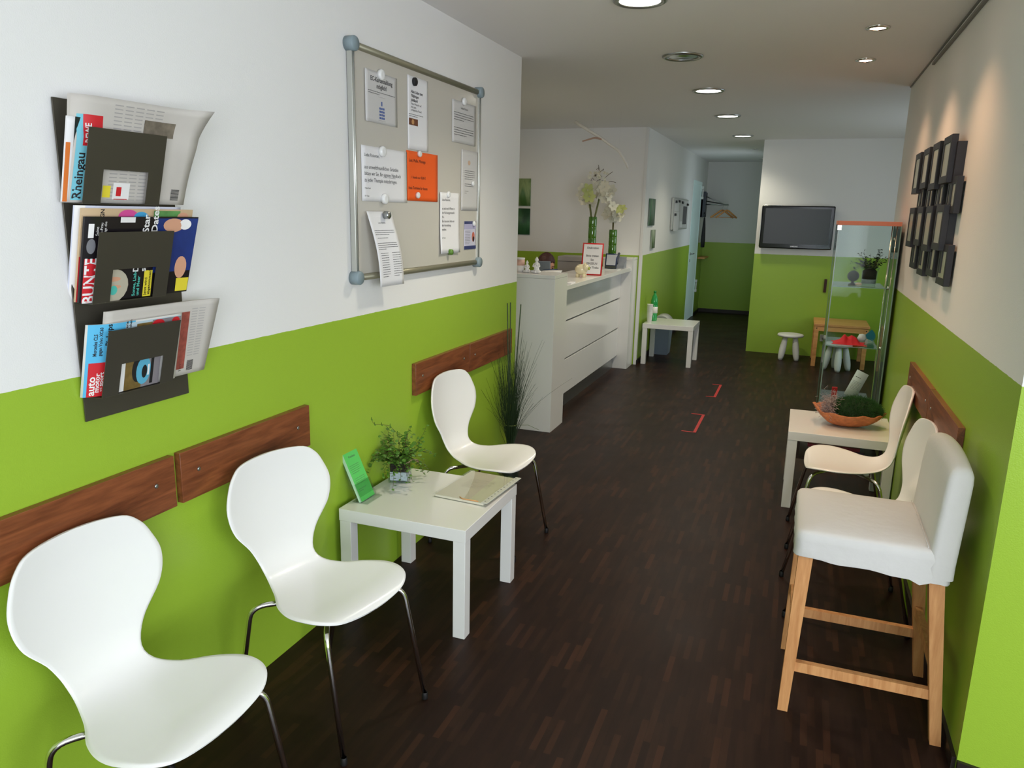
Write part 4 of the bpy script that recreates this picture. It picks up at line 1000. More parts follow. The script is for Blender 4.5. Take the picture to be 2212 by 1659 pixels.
# inside the cabinet
def cabinet_plant():
    cx, cy, z0 = 2.075, 5.50, 1.195
    t = thing('cabinet_plant', 'dark trailing plant in a clear glass pot on the top cabinet shelf', 'plant', (cx, cy, z0))
    b = MB(); b.lathe([(0, .001), (.04, .001), (.048, .02), (.05, .09), (.058, .115), (.055, .115), (.047, .09), (.044, .02), (0, .008)], (cx, cy, z0), 24); b.build('glass_pot', M['glass'], t)
    b = MB(); b.lathe([(0, .04), (.042, .04), (.044, .09), (.03, .105), (0, .108)], (cx, cy, z0), 18); b.build('soil', M['soil'], t)
    b = MB(); b.lathe([(0, .009), (.042, .012), (.042, .0395), (0, .0395)], (cx, cy, z0), 18); b.build('gravel', M['stone'], t)
    b = MB(); rr = random.Random(21)
    for k in range(42):
        a = rr.uniform(0, 2 * PI); l_ = rr.uniform(.07, .15)
        vine(b, (cx + .02 * math.cos(a), cy + .02 * math.sin(a), z0 + .10), (math.cos(a) * .8, math.sin(a) * .8, rr.uniform(.8, 2.6)), l_, rr.uniform(-.1, .5), rr, .021, .015)
    for k in range(4):
        vine(b, (cx - .03, cy - .02, z0 + .12), (-1, -.2, .3 + .2 * k), .10, 1.0, rr, .018, .016)
    b.build('foliage', [M['dark_leaf'], M['stem']], t)
cabinet_plant()
t = thing('topiary_ball', 'dark green ball on a small foot, left on the top cabinet shelf', 'ornament', (1.975, 5.43, 1.195))
b = MB(); b.ball((1.975, 5.43, 1.195 + .06), .036, 1, 1, .98, 20); b.build('ball', mat('dark_green_ball', (48, 60, 34), .6, var=.5, vscale=60, bump=1.0, bscale=90), t)
b = MB(); b.lathe([(0, .001), (.026, .001), (.024, .008), (.009, .015), (.008, .026), (0, .026)], (1.975, 5.43, 1.195), 16); b.build('foot', mat('dark_foot', (40, 46, 34), .5), t)
b = MB(); b.ball((2.01, 5.40, 1.195 + .011), .016, 1.3, .9, .65, 12); tag(b.build('seashell', mat('cream_shell', (206, 190, 160), .5)), 'small cream shell beside the dark green ball in the cabinet', 'ornament')
b = MB(); rr = random.Random(4)     # red crumpled cloth
def clothz(x, y):
    return .012 + .045 * math.exp(-((x + .035) / .03) ** 2 - (y / .06) ** 2) + .042 * math.exp(-((x - .03) / .035) ** 2 - ((y - .01) / .06) ** 2) + .004 * math.sin(x * 140) + .003 * math.sin(y * 120 + x * 60)
G = b.grid(lambda a, c: Vector((1.995 + (a - .5) * .22 * (1 - .15 * math.sin(c * 3)), 5.44 + (c - .5) * .17 * (1 - .2 * abs(a - .5)), .8105 + max(.002, clothz((a - .5) * .22, (c - .5) * .17) * (1 - (2 * abs(a - .5)) ** 4) * (1 - (2 * abs(c - .5)) ** 4)))), 26, 18)
tag(b.build('folded_cloth', mat('red_cloth', (214, 26, 40), .85)), 'crumpled red cloth on the middle cabinet shelf', 'cloth')
t = thing('teal_ornament', 'white and teal feathered ornament behind the red cloth in the cabinet', 'ornament', (2.10, 5.60, .81))
b = MB(); b.lathe([(0, .001), (.022, .001), (.03, .02), (.02, .045), (0, .05)], (2.085, 5.6, .81), 16); b.build('body', M['paper'], t)
b = MB()
for k in range(9):
    a = -.5 + k * .16; b.hexa([(2.09, 5.598, .84), (2.10, 5.598, .835), (2.10, 5.602, .835), (2.09, 5.602, .84), (2.09 + .07 * math.cos(a), 5.596 + k * .001, .85 + .06 * math.sin(a)), (2.10 + .07 * math.cos(a), 5.596 + k * .001, .84 + .06 * math.sin(a)), (2.10 + .07 * math.cos(a), 5.60 + k * .001, .84 + .06 * math.sin(a)), (2.09 + .07 * math.cos(a), 5.60 + k * .001, .85 + .06 * math.sin(a))])
b.build('feathers', mat('teal_feather', (30, 130, 150), .6), t)
t = thing('info_card', 'white card with small print leaning in the lowest visible cabinet shelf', 'card', (2.03, 5.5, .43))
def SC_(u, v, o_):
    a = .42; return Vector((2.005 + u * math.cos(a) + v * math.sin(a) * .9, 5.46 - o_ + .03 * v / .2, .4312 + (-u * math.sin(a) + v * math.cos(a)) + .034))
b = MB(); b.slab(SC_, .08, .185, .002, 2, 2); b.build('card', M['paper'], t)
b = MB(); b.lines(SC_, .012, .068, .14, 1, .01, .004, seed=41); b.lines(SC_, .012, .068, .11, 7, .009, .0016, seed=42); b.build('print', M['ink'], t)
b = MB(); b.box(1.93, 1.965, 5.48, 5.50, .4305, .50, bev=.004); tag(b.build('ribbon_bundle', M['red']), 'small red ribbon bundle at the left of the white card in the cabinet', 'ribbon')

# mirrored wall art
M['artframe'] = mat('black_frame', (27, 26, 33), .45); M['mirror'] = mat('mirror', (200, 202, 184), .3, .55)  # pale satin panes: the bright reflection is put into the mirror colour
t = thing('mirror_collage', 'black wall art of sixteen overlapping small framed mirrors on the right wall', 'wall mirror', (XR, 4.1, 1.35))
rows = [(1.765, 1.962, 0, .028), (1.655, 1.79, -.13, .008), (1.488, 1.68, -.045, .028), (1.365, 1.52, -.15, .008)]
for ri, (z0, z1, sh, dep) in enumerate(rows):
    for ci, yc in enumerate((3.77, 4.08, 4.385, 4.695)):
        y0 = yc + sh - .1; y1 = yc + sh + .1; zz0 = z0 + (-.012 if (ri + ci) % 2 else .004); x1 = XR - .001 - dep; x0 = x1 - .024; bd = .026
        b = MB()
        b.box(x0, x1, y0, y0 + bd, zz0, z1, bev=.0012); b.box(x0, x1, y1 - bd, y1, zz0, z1, bev=.0012); b.box(x0, x1, y0 + bd, y1 - bd, z1 - .03, z1, bev=.0012); b.box(x0, x1, y0 + bd, y1 - bd, zz0, zz0 + .03, bev=.0012)
        f_ = b.build('mirror_frame', M['artframe'], t)
        b = MB(); b.box(x0 + .003, x0 + .006, y0 + bd, y1 - bd, zz0 + .03, z1 - .03); b.build('mirror', M['mirror'], f_)
for y in (3.8, 4.1, 4.4, 4.7):
    b = MB(); b.box(XR - .034, XR - .0005, y - .165, y - .125, 1.40, 1.93); b.build('mount_strip', M['artframe'], t)

# ================================================================== RECEPTION COUNTER
t = thing('reception_counter', 'white lacquered reception counter with two end blocks and three long drawer fronts', 'reception counter', (-.3, 6.7, 0))
for (y0, y1, xl) in ((5.25, 5.565, -1.35), (7.9, 8.18, -.30)):
    b = MB(); b.box(xl, .008, y0, y1, 0, 1.146, bev=.001); b.box(xl, .008, y0, y1, 1.1475, 1.172, bev=.001); b.build('end_block', M['white'], t)
b = MB(); b.box(-.42, .002, 5.565, 7.9, 1.040, 1.074, bev=.0012); b.build('countertop', M['white'], t)
b = MB(); b.box(-.42, -.12, 5.565, 7.9, .16, 1.04); b.build('carcass', mat('dark_gap', (96, 96, 94), .6), t)
for z0, z1 in ((.142, .429), (.443, .746), (.760, 1.035)):
    b = MB(); b.box(-.12, -.10, 5.567, 7.898, z0, z1, bev=.001); b.build('front_panel', M['white'], t)
b = MB(); b.box(-.42, -.145, 5.565, 7.9, 0, .16); b.build('kick_plate', M['steel'], t)
b = MB(); b.box(-1.12, -.43, 5.60, 6.88, .72, .745, bev=.002)
for x in (-1.10, -.475):
    for y in (5.62, 6.82): b.box(x, x + .035, y, y + .035, 0, .72)
tag(b.build('reception_desk', M['whitematte']), 'low white desk behind the reception counter', 'desk')
# behind the counter
t = thing('filing_cabinet', 'grey cabinet standing behind the reception counter', 'cabinet', (-.66, 8.0, 0))
b = MB(); b.box(-.71, -.435, 7.605, 7.89, 0, 1.18, bev=.004); b.build('cabinet_body', mat('grey_cabinet', (168, 164, 162), .5), t)
b = MB(); b.box(-.705, -.44, 7.600, 7.604, 1.13, 1.133); b.build('drawer_gap', M['ink'], t)
t = thing('monitor', 'small grey computer screen in front of the seated person', 'monitor', (-.48, 6.45, .745))
Rm_ = Matrix.Translation((-.585, 6.45, 0)) @ Matrix.Rotation(.10, 4, 'Z')
b = MB(); b.box(.055, .165, -.012, .012, .93, 1.195, bev=.005, rot=Rm_); b.build('screen_back', mat('grey_plastic', (112, 122, 132), .45), t)
b = MB(); b.box(.055, .075, -.01, .03, .76, .94, rot=Rm_); b.box(-.06, .074, -.07, .09, .7455, .76, bev=.003, rot=Rm_); b.build('stand', M['cap'], t)
t = thing('paper_tray', 'small tray of papers with a dark pen behind the near counter block', 'paper tray', (-.3, 6.05, 1.074))
b = MB(); b.box(-.36, -.22, 5.95, 6.15, 1.0745, 1.105, bev=.003); b.box(-.37, -.21, 5.94, 6.16, 1.105, 1.115, bev=.003); b.build('tray', M['cap'], t)
b = MB()
for k in range(5): b.box(-.355 + k * .004, -.225 + k * .003, 5.955, 6.145, 1.1155 + k * .006, 1.1205 + k * .006)
b.build('papers', M['paper'], t)
b = MB(); b.tube([(-.33, 6.0, 1.152), (-.24, 6.1, 1.155)], .005, 8); b.build('pen', mat('dark_blue_pen', (30, 50, 80), .3), t)

# person seated behind the counter
def person():
    t = thing('person', 'person with dark reddish hair seated behind the reception counter, head bowed', 'person', (-.70, 7.12, 0))
    me = bpy.data.meshes.new('body'); bm = bmesh.new()
    V = {}
    def v(n, p, r): V[n] = (bm.verts.new(p), r)
    X, Y = -.70, 7.12
    v('pelvis', (X, Y + .06, .52), (.13, .11)); v('waist', (X, Y + .04, .66), (.115, .09)); v('chest', (X - .0, Y + .01, .83), (.135, .10)); v('neck0', (X, Y - .01, .95), (.07, .06)); v('neck', (X + .01, Y - .035, 1.0), (.048, .048)); v('head', (X + .02, Y - .06, 1.05), (.05, .05))
    for s, k in ((-1, 'l'), (1, 'r')):
        v('sh' + k, (X + s * .16, Y, .915), (.055, .055)); v('el' + k, (X + s * .2, Y - .13, .74), (.042, .042)); v('wr' + k, (X + s * .11, Y - .33, .772), (.026, .022)); v('pa' + k, (X + s * .09, Y - .40, .768), (.036, .014))
        v('hip' + k, (X + s * .10, Y + .02, .50), (.085, .08)); v('kn' + k, (X + s * .12, Y - .38, .50), (.06, .06)); v('an' + k, (X + s * .12, Y - .42, .10), (.038, .038)); v('to' + k, (X + s * .12, Y - .54, .045), (.04, .035))
    E = [('pelvis', 'waist'), ('waist', 'chest'), ('chest', 'neck0'), ('neck0', 'neck'), ('neck', 'head')]
    for k in 'lr': E += [('chest', 'sh' + k), ('sh' + k, 'el' + k), ('el' + k, 'wr' + k), ('wr' + k, 'pa' + k), ('pelvis', 'hip' + k), ('hip' + k, 'kn' + k), ('kn' + k, 'an' + k), ('an' + k, 'to' + k)]
    for a, c in E: bm.edges.new((V[a][0], V[c][0]))
    fing = []
    for s, k in ((-1, 'l'), (1, 'r')):
        for j in range(4):
            n1 = 'f%s%d' % (k, j); L_ = (.045, .05, .047, .036)[j]
            bx, by = X + s * .09 + (j - 1.5) * .018 * s, Y - .43
            v(n1 + 'a', (bx, by, .769), (.0085, .0085)); v(n1 + 'b', (bx, by - L_ * .6, .772), (.0078, .0078)); v(n1 + 'c', (bx, by - L_, .762), (.0066, .0066))
            bm.edges.new((V['pa' + k][0], V[n1 + 'a'][0])); bm.edges.new((V[n1 + 'a'][0], V[n1 + 'b'][0])); bm.edges.new((V[n1 + 'b'][0], V[n1 + 'c'][0]))
        v('th' + k, (X + s * .09 - s * .04, Y - .41, .765), (.009, .009)); v('tt' + k, (X + s * .09 - s * .052, Y - .44, .762), (.0075, .0075))
        bm.edges.new((V['pa' + k][0], V['th' + k][0])); bm.edges.new((V['th' + k][0], V['tt' + k][0]))
    bm.verts.index_update(); rad = [None] * len(bm.verts)
    for n, (vv, r) in V.items(): rad[vv.index] = r
    root = V['pelvis'][0].index
    bm.to_mesh(me); bm.free(); o = bpy.data.objects.new('body', me); COL.objects.link(o)
    md = o.modifiers.new('skin', 'SKIN'); md.use_smooth_shade = True
    for i, r in enumerate(rad): me.skin_vertices[0].data[i].radius = r; me.skin_vertices[0].data[i].use_root = (i == root)
    o.modifiers.new('sub', 'SUBSURF').levels = 2; o.modifiers['sub'].render_levels = 2
    bpy.context.view_layer.update()
    dg = bpy.context.evaluated_depsgraph_get(); m2 = bpy.data.meshes.new_from_object(o.evaluated_get(dg)); bpy.data.objects.remove(o)
    # head sculpted from a sphere, joined into the same body mesh
    b = MB(); b.bm.from_mesh(m2)
    for f in b.bm.faces: f.smooth = True; f.material_index = 0 if f.calc_center_median().z > .975 or f.calc_center_median().y < Y - .30 and f.calc_center_median().z > .7 else (1 if f.calc_center_median().z > .56 else 2)
    HM = Matrix.Translation((X + .05, Y - .08, 1.115)) @ Matrix.Rotation(.80, 4, 'Z') @ Matrix.Rotation(.42, 4, 'X')
    q = bmesh.ops.create_uvsphere(b.bm, u_segments=32, v_segments=24, radius=1.0)
    for vv in q['verts']:
        x, y, z = vv.co; sx, sy, sz = .075, .093, .115
        nx = x * sx; ny = y * sy; nz = z * sz
        if z < -.2: nx *= 1 - .35 * (-.2 - z); ny *= 1 - .12 * (-.2 - z)
        if y < -.6:
            ny -= .020 * math.exp(-(x / .16) ** 2) * math.exp(-((z + .12) / .2) ** 2)      # nose
            ny += .008 * (math.exp(-((abs(x) - .38) / .16) ** 2)) * math.exp(-((z - .08) / .13) ** 2)   # eye sockets
            ny -= .005 * math.exp(-(x / .3) ** 2) * math.exp(-((z + .5) / .08) ** 2)        # lips
            ny -= .008 * math.exp(-(x / .3) ** 2) * math.exp(-((z + .85) / .12) ** 2)       # chin
        vv.co = HM @ Vector((nx, ny, nz))
    for f in {f for vv in q['verts'] for f in vv.link_faces}: f.smooth = True; f.material_index = 0
    for s in (-1, 1): b.mi = 0; b.ball((0, 0, 0), .03, .3, .55, 1, 10, HM @ Matrix.Translation((s * .074, .005, -.01)))
    b.build('body', [mat('skin', (208, 150, 122), .5), mat('white_tunic', (222, 222, 220), .8), mat('dark_trousers', (50, 54, 66), .8)], t)
    b = MB()
    for s in (-1, 1): b.ball((0, 0, 0), .0115, 1, .6, .6, 12, HM @ Matrix.Translation((s * .031, -.079, .010)))
    b.build('eyes', mat('dark_eyes', (40, 28, 24), .2), t)
    b = MB()
    for s in (-1, 1): b.ball((0, 0, 0), .018, 1, .3, .16, 10, HM @ Matrix.Translation((s * .032, -.088, .034)))
    b.build('eyebrows', mat('dark_brow', (56, 30, 24), .8), t)
    b = MB(); b.ball((0, 0, 0), .017, 1, .35, .34, 10, HM @ Matrix.Translation((0, -.094, -.058))); b.build('mouth', mat('lips', (176, 88, 84), .5), t)
    b = MB(); q = bmesh.ops.create_uvsphere(b.bm, u_segments=40, v_segments=26, radius=1.0)
    kill = []
    for vv in q['verts']:
        x, y, z = vv.co
        face = y < -.18 and z < .56 - .2 * abs(x)
        k_ = .985 if face else 1.0 + .02 * math.sin(x * 40 + z * 12) 
        nx, ny, nz = x * .086 * k_, y * .104 * k_ + .006, z * .126 * k_ + .004
        if y > -.2 and z < -.3: nz *= 1.35; ny += .01
        if face: nx *= .6; ny *= .6; nz *= .6
        vv.co = HM @ Vector((nx, ny, nz))
    for f in b.bm.faces: f.smooth = True
    b.build('hair', mat('auburn_hair', (62, 28, 26), .55, var=.4, vscale=50, bump=.8, bscale=200), t)
    t2 = thing('swivel_stool', 'swivel stool under the person behind the counter', 'stool', (X, Y + .05, 0))
    b = MB(); b.lathe([(0, .36), (.18, .36), (.19, .38), (.18, .408), (0, .412)], (X, Y + .04, 0), 28); b.build('seat', M['black'], t2)
    b = MB(); b.cyl((X, Y + .04, .06), .022, .30); 
    for k in range(5): a = k * 2 * PI / 5; b.tube([(X, Y + .04, .08), (X + .22 * math.cos(a), Y + .04 + .22 * math.sin(a), .05), (X + .22 * math.cos(a), Y + .04 + .22 * math.sin(a), 0)], .014, 8)
    b.build('base', M['chrome'], t2)
person()

# figurines, pot, pig, sign on the counter
BZ = 1.1725
def figurine(cx, cy, s, label):
    b = MB(); b.lathe([(0, 0), (.026 * s, 0), (.027 * s, .012 * s), (.018 * s, .03 * s), (.02 * s, .05 * s), (.017 * s, .07 * s), (.008 * s, .078 * s), (.0075 * s, .082 * s)], (cx, cy, BZ), 20)
    b.ball((cx, cy, BZ + .092 * s), .0135 * s, 1, 1, 1.1, 14); b.ball((cx, cy, BZ + .108 * s), .006 * s, 1, 1, 1, 8)
    for sg in (-1, 1):
        b.tube(bend([(cx + sg * .016 * s, cy, BZ + .068 * s), (cx + sg * .026 * s, cy - .008 * s, BZ + .045 * s), (cx + sg * .004 * s, cy - .022 * s, BZ + .052 * s)], .008 * s, 3), .0055 * s, 8)
        b.tube(bend([(cx + sg * .012 * s, cy - .005 * s, BZ + .012 * s), (cx + sg * .036 * s, cy - .018 * s, BZ + .012 * s), (cx - sg * .008 * s, cy - .03 * s, BZ + .010 * s)], .012 * s, 3), .009 * s, 8)
    tag(b.build('figurine', M['white']), label, 'figurine', 'white figurines on the counter block')
figurine(-.186, 5.40, 1.05, 'tall white sitting figurine on the near counter block')
figurine(-.272, 5.43, .78, 'smaller white figurine between the candle pot and the tall figurine')
t = thing('candle_pot', 'small white pot with a pale pink candle beside the white figurines', 'candle', (-.325, 5.43, BZ))
b = MB(); b.lathe([(0, 0), (.026, 0), (.031, .035), (.031, .095), (.034, .105), (.031, .107), (.028, .1), (0, .098)], (-.325, 5.43, BZ), 24); b.build('pot', M['white'], t)
b = MB(); b.lathe([(.0312, .05), (.0316, .05), (.0322, .094), (.0316, .094)], (-.325, 5.43, BZ), 24); b.build('pink_band', mat('pale_pink', (222, 178, 160), .5), t)
b = MB(); b.ball((-.235, 5.42, BZ + .009), .009, 1.6, 1, 1, 10); b.ball((-.250, 5.415, BZ + .014), .007, 1, 1, 1.6, 10); tag(b.build('small_ornament', M['white']), 'tiny white ornament lying next to the figurines', 'ornament')
KZ = 1.0745
def pig():
    cx, cy = -.125, 6.42
    t = thing('piggy_bank', 'cream ceramic piggy bank in front of the red framed sign', 'piggy bank', (cx, cy, KZ))
    b = MB(); b.ball((cx, cy, KZ + .065), .048, 1.15, .95, 1.0, 20); b.ball((cx + .042, cy - .012, KZ + .085), .03, 1, 1, 1, 16)
    for sx in (-.028, .03):
        for sy in (-.022, .022): b.lathe([(0, 0), (.013, 0), (.014, .03), (0, .034)], (cx + sx, cy + sy, KZ), 12)
    for sy in (-1, 1): b.lathe([(.009, 0), (.006, .012), (0, .02)], (cx + .035, cy - .01 + sy * .018, KZ + .108), 8)
    b.build('body', mat('cream_glaze', (226, 214, 178), .15, coat=.5), t)
    b = MB(); b.lathe([(0, 0), (.013, 0), (.014, .01), (0, .012)], (cx + .068, cy - .014, KZ + .078), 14, 'X'); b.build('snout', mat('yellow_green_glaze', (176, 186, 84), .2), t)
    b = MB(); b.box(cx - .012, cx + .012, cy - .002, cy + .002, KZ + .1125, KZ + .1135); b.build('coin_slot', M['black'], t)
pig()
t = thing('discretion_sign', 'red framed white sign with five lines of black text on the counter', 'sign', (-.10, 6.68, KZ))
ssx = lambda u, v, o_: Vector((-.196 + u + .01 * v, 6.66 - o_ + .12 * v, KZ + .001 + v * .992))
b = MB(); b.slab(ssx, .192, .285, .004, 2, 2); b.build('frame', M['red'], t)
b = MB(); b.patch(ssx, .012, .180, .012, .273, .0006); b.build('sheet', M['paper'], t)
b = MB()
for i, (s_, v_) in enumerate((('Diskretion', .242), ('Bitte treten', .172), ('Sie', .137), ('EINZELN', .104), ('an die Theke', .068))): b.text(ssx, s_, .096, v_, .025, 'CENTER', off=.0012, bold=True)
b.build('print', M['ink'], t)
b = MB(); b.box(-.16, -.03, 6.70, 6.74, KZ, KZ + .004); b.box(-.12, -.07, 6.70, 6.712, KZ + .004, KZ + .14); b.build('stand', M['acryl'], t)
t = thing('picture_frame', 'small dark blue picture frame at the far end of the counter', 'picture frame', (-.115, 7.47, KZ + .009))
spf = lambda u, v, o_: Vector((-.174 + u + .004 * v, 7.46 - o_ + .2 * v, KZ + .011 + v * .96))
b = MB(); b.slab(spf, .118, .152, .008, 1, 1); b.build('frame', mat('navy_frame', (36, 48, 84), .35), t)
b = MB(); b.patch(spf, .012, .106, .036, .142, .0005); b.build('picture', mat('pale_picture', (190, 194, 200), .3), t)
b = MB(); b.patch(spf, .006, .112, .004, .03, .0006); b.build('plate', mat('dark_plate', (60, 66, 60), .4), t)
b = MB(); b.box(-.14, -.09, 7.475, 7.53, KZ + .0092, KZ + .03); b.build('foot', M['black'], t)
b = MB(); b.box(-.20, -.03, 7.41, 7.552, KZ, KZ + .009, bev=.002)
tag(b.build('glass_tray', mat('pale_tray', (214, 216, 214), .15)), 'thin white tray under the dark blue picture frame', 'tray')
t = thing('desk_phone', 'grey desk telephone beside the dark blue picture frame', 'telephone', (-.08, 7.78, KZ))
b = MB(); b.hexa([(-.13, 7.72, KZ + .0005), (-.04, 7.72, KZ + .0005), (-.04, 7.85, KZ + .0005), (-.13, 7.85, KZ + .0005), (-.13, 7.73, KZ + .03), (-.04, 7.73, KZ + .03), (-.04, 7.85, KZ + .11), (-.13, 7.85, KZ + .11)]); b.build('phone_base', mat('phone_grey', (134, 138, 146), .4), t)
b = MB(); b.tube(bend([(-.115, 7.735, KZ + .045), (-.118, 7.78, KZ + .10), (-.12, 7.845, KZ + .145)], .02, 4), .013, 10); b.build('handset', mat('phone_dark', (60, 66, 80), .4), t)
b = MB(); b.box(-.055, -.012, 5.74, 5.86, KZ, KZ + .008, bev=.001); tag(b.build('note_pad', M['paper']), 'small white note pad at the near end of the counter edge', 'note pad')

# green glass vases with white blossoms
M['greenglass'] = mat('green_glass', (66, 112, 34), .06, coat=.6, spec=.7)
M['petal'] = mat('white_petal', (216, 213, 194), .7); M['petalg'] = mat('green_petal', (190, 198, 124), .7); M['bud'] = mat('brown_bud', (84, 70, 48), .7)
def blossom(b, p, s, rr, mi=0):
    p = Vector(p); ax = Vector((rr.gauss(.2, .5), rr.gauss(-1, .4), rr.gauss(.2, .5))).normalized(); a1 = ax.cross(Vector((0, 0, 1))).normalized(); a2 = ax.cross(a1); b.mi = mi
    for k in range(6):
        a = k * PI / 3 + rr.uniform(-.1, .1); d = a1 * math.cos(a) + a2 * math.sin(a); sd = ax.cross(d)
        c0 = p + d * s * .1; pts = [(0, .12), (.35, .34), (.7, .36), (1.0, .06)]
        L_ = [b.bm.verts.new(c0 + d * s * u + sd * s * w_ + ax * s * (.30 - .32 * (1 - u) ** 2 - .18 * u * u)) for u, w_ in pts]; R_ = [b.bm.verts.new(c0 + d * s * u - sd * s * w_ + ax * s * (.30 - .32 * (1 - u) ** 2 - .18 * u * u)) for u, w_ in pts]
        C_ = [b.bm.verts.new(c0 + d * s * u + ax * s * (.22 - .30 * (1 - u) ** 2 - .18 * u * u)) for u, w_ in pts]
        b._f([b.bm.faces.new((L_[i], L_[i + 1], C_[i + 1], C_[i])) for i in range(3)] + [b.bm.faces.new((C_[i], C_[i + 1], R_[i + 1], R_[i])) for i in range(3)], True)
def vase(cx, cy, h, r, label):
    t = thing('flower_vase', label, 'vase', (cx, cy, KZ), 'tall green glass vases on the counter')
    pr = [(0, 0), (r * .95, 0)]
    for k in range(5):
        z = h * k / 5; pr += [(r, z + .006), (r * 1.03, z + h * .1), (r, z + h * .2 - .006), (r * .95, z + h * .2)]
    pr += [(r, h), (r * .9, h), (r * .88, .02), (0, .02)]
    b = MB(); b.lathe(pr, (cx, cy, KZ), 28); b.build('glass_body', M['greenglass'], t); return t
t = vase(-.246, 7.2, .511, .0385, 'taller green glass vase with tall white blossoms behind the sign')
rr = random.Random(2); vx, vy = -.246, 7.2
def Pt(px, py, y=7.2):
    return None
b = MB(); b.tube(bend([(vx - .012, vy, KZ + .3), (vx - .015, vy, KZ + .5), (vx - .035, vy - .01, 1.70)], .05, 3), .0095, 8); b.tube(bend([(vx + .012, vy, KZ + .3), (vx + .015, vy, KZ + .5), (vx + .055, vy, 1.76)], .05, 3), .009, 8); b.build('stem', mat('flower_stem', (100, 106, 60), .6), t)
b = MB()
for (x, z, s_, m_) in ((-.36, 1.78, .062, 0), (-.335, 1.84, .055, 0), (-.29, 1.83, .06, 1), (-.275, 1.77, .058, 1), (-.30, 1.73, .055, 0), (-.27, 1.715, .05, 0), (-.345, 1.735, .045, 0),
                       (-.22, 1.86, .06, 0), (-.175, 1.83, .06, 0), (-.20, 1.80, .055, 0), (-.13, 1.86, .055, 0), (-.11, 1.80, .06, 0), (-.08, 1.83, .055, 0), (-.135, 1.76, .055, 0), (-.15, 1.80, .05, 0), (-.09, 1.77, .045, 0)):
    blossom(b, (x + .0, vy - .03 + rr.uniform(-.04, .04), z), s_, rr, m_)
b.build('blossoms', [M['petal'], M['petalg']], t)
b = MB(); b.mi = 1
b.tube(bend([(vx + .05, vy, 1.76), (vx + .06, vy, 1.88), (vx + .045, vy, 2.0), (vx + .03, vy, 2.06)], .03, 3), .0025, 6); b.tube(bend([(vx + .055, vy, 1.9), (vx + .13, vy - .01, 1.97), (vx + .17, vy, 2.0)], .03, 3), .0025, 6); b.tube(bend([(vx + .055, vy, 1.84), (vx + .15, vy, 1.92), (vx + .205, vy, 1.90)], .03, 3), .0025, 6)
for k in range(9):
    x = vx + rr.uniform(-.02, .13); z = rr.uniform(1.90, 2.03); b.tube([(x, vy, z), (x + rr.uniform(-.03, .03), vy - .01, z + .02), (x + rr.uniform(-.045, .045), vy - .02, z - .01)], .0022, 5)
b.mi = 0
for k in range(15):
    blossom(b, (vx + rr.uniform(-.05, .13), vy - .02, rr.uniform(1.89, 2.02)), rr.uniform(.014, .024), rr, 0)
b.build('orchid_sprays', [M['petal'], M['bud']], t)
t = vase(-.138, 7.6, .388, .04, 'shorter green glass vase with white blossoms, behind the dark blue frame')
b = MB(); b.tube([(-.138, 7.6, KZ + .2), (-.142, 7.6, KZ + .46)], .0085, 8); b.build('stem', mat('flower_stem2', (92, 88, 50), .6), t)
b = MB()
for (x, z, s_, m_) in ((-.20, 1.60, .062, 0), (-.165, 1.67, .06, 0), (-.12, 1.66, .06, 0), (-.06, 1.66, .058, 1), (-.095, 1.60, .06, 0), (-.14, 1.58, .06, 0), (-.205, 1.63, .045, 0), (-.07, 1.61, .05, 0), (-.14, 1.69, .05, 0)):
    blossom(b, (x, 7.57 + rr.uniform(-.04, .04), z), s_, rr, m_)
b.build('blossoms', [M['petal'], M['petalg']], t)

# branch hanging from the ceiling
t = thing('hanging_branch', 'white painted branch hanging from the ceiling above the counter', 'branch', (-.12, 6.9, 2.2))
b = MB(); b.tube(bend([(-.372, 6.9, 2.415), (-.2, 6.9, 2.315), (-.13, 6.91, 2.275), (-.04, 6.9, 2.215), (.045, 6.9, 2.16), (.10, 6.9, 2.08), (.133, 6.9, 2.015)], .03, 3), .0135, 8, r2=.010); b.build('main_stem', mat('white_bark', (226, 222, 214), .8, var=.1, vscale=30), t)
b = MB(); b.tube(bend([(-.10, 6.91, 2.26), (-.18, 6.89, 2.275), (-.25, 6.88, 2.255), (-.29, 6.88, 2.245)], .02, 3), .009, 7, r2=.006); b.build('side_twig', mat('bare_bark', (180, 150, 132), .8), t)
b = MB(); b.tube([(-.2, 6.9, 2.32), (-.2, 6.9, H)], .0006, 4); b.tube([(.045, 6.9, 2.165), (.045, 6.9, H)], .0006, 4); b.build('thread', M['whitematte'], t)

# ================================================================== PICTURES
def picture(S, W, Hh, label, c1, c2, loc, group, sc=9):
    m = mat('green_picture', c1, .5); nt = m.node_tree; p = nt.nodes['Principled BSDF']
    tc = nt.nodes.new('ShaderNodeTexCoord'); mp = nt.nodes.new('ShaderNodeMapping'); mp.inputs['Scale'].default_value = (sc, sc, sc * .35)
    n = nt.nodes.new('ShaderNodeTexNoise'); n.inputs['Scale'].default_value = 1; n.inputs['Detail'].default_value = 5; n.inputs['Distortion'].default_value = 1.0
    r = nt.nodes.new('ShaderNodeValToRGB'); r.color_ramp.elements[0].position = .38; r.color_ramp.elements[1].position = .66
    r.color_ramp.elements[0].color = lin(c1) + (1,); r.color_ramp.elements[1].color = lin(c2) + (1,)
    nt.links.new(tc.outputs['Object'], mp.inputs[0]); nt.links.new(mp.outputs[0], n.inputs[0]); nt.links.new(n.outputs['Fac'], r.inputs[0]); nt.links.new(r.outputs[0], p.inputs['Base Color'])
    b = MB(); b.slab(S, W, Hh, .015, 1, 1); tag(b.build('canvas_picture', m), label, 'picture', group)
picture(facing_cam(-1.52, 1.683, YB - .0175), .292, .294, 'upper green grass picture on the wall behind the counter', (74, 112, 52), (150, 168, 112), None, 'green pictures behind the counter')
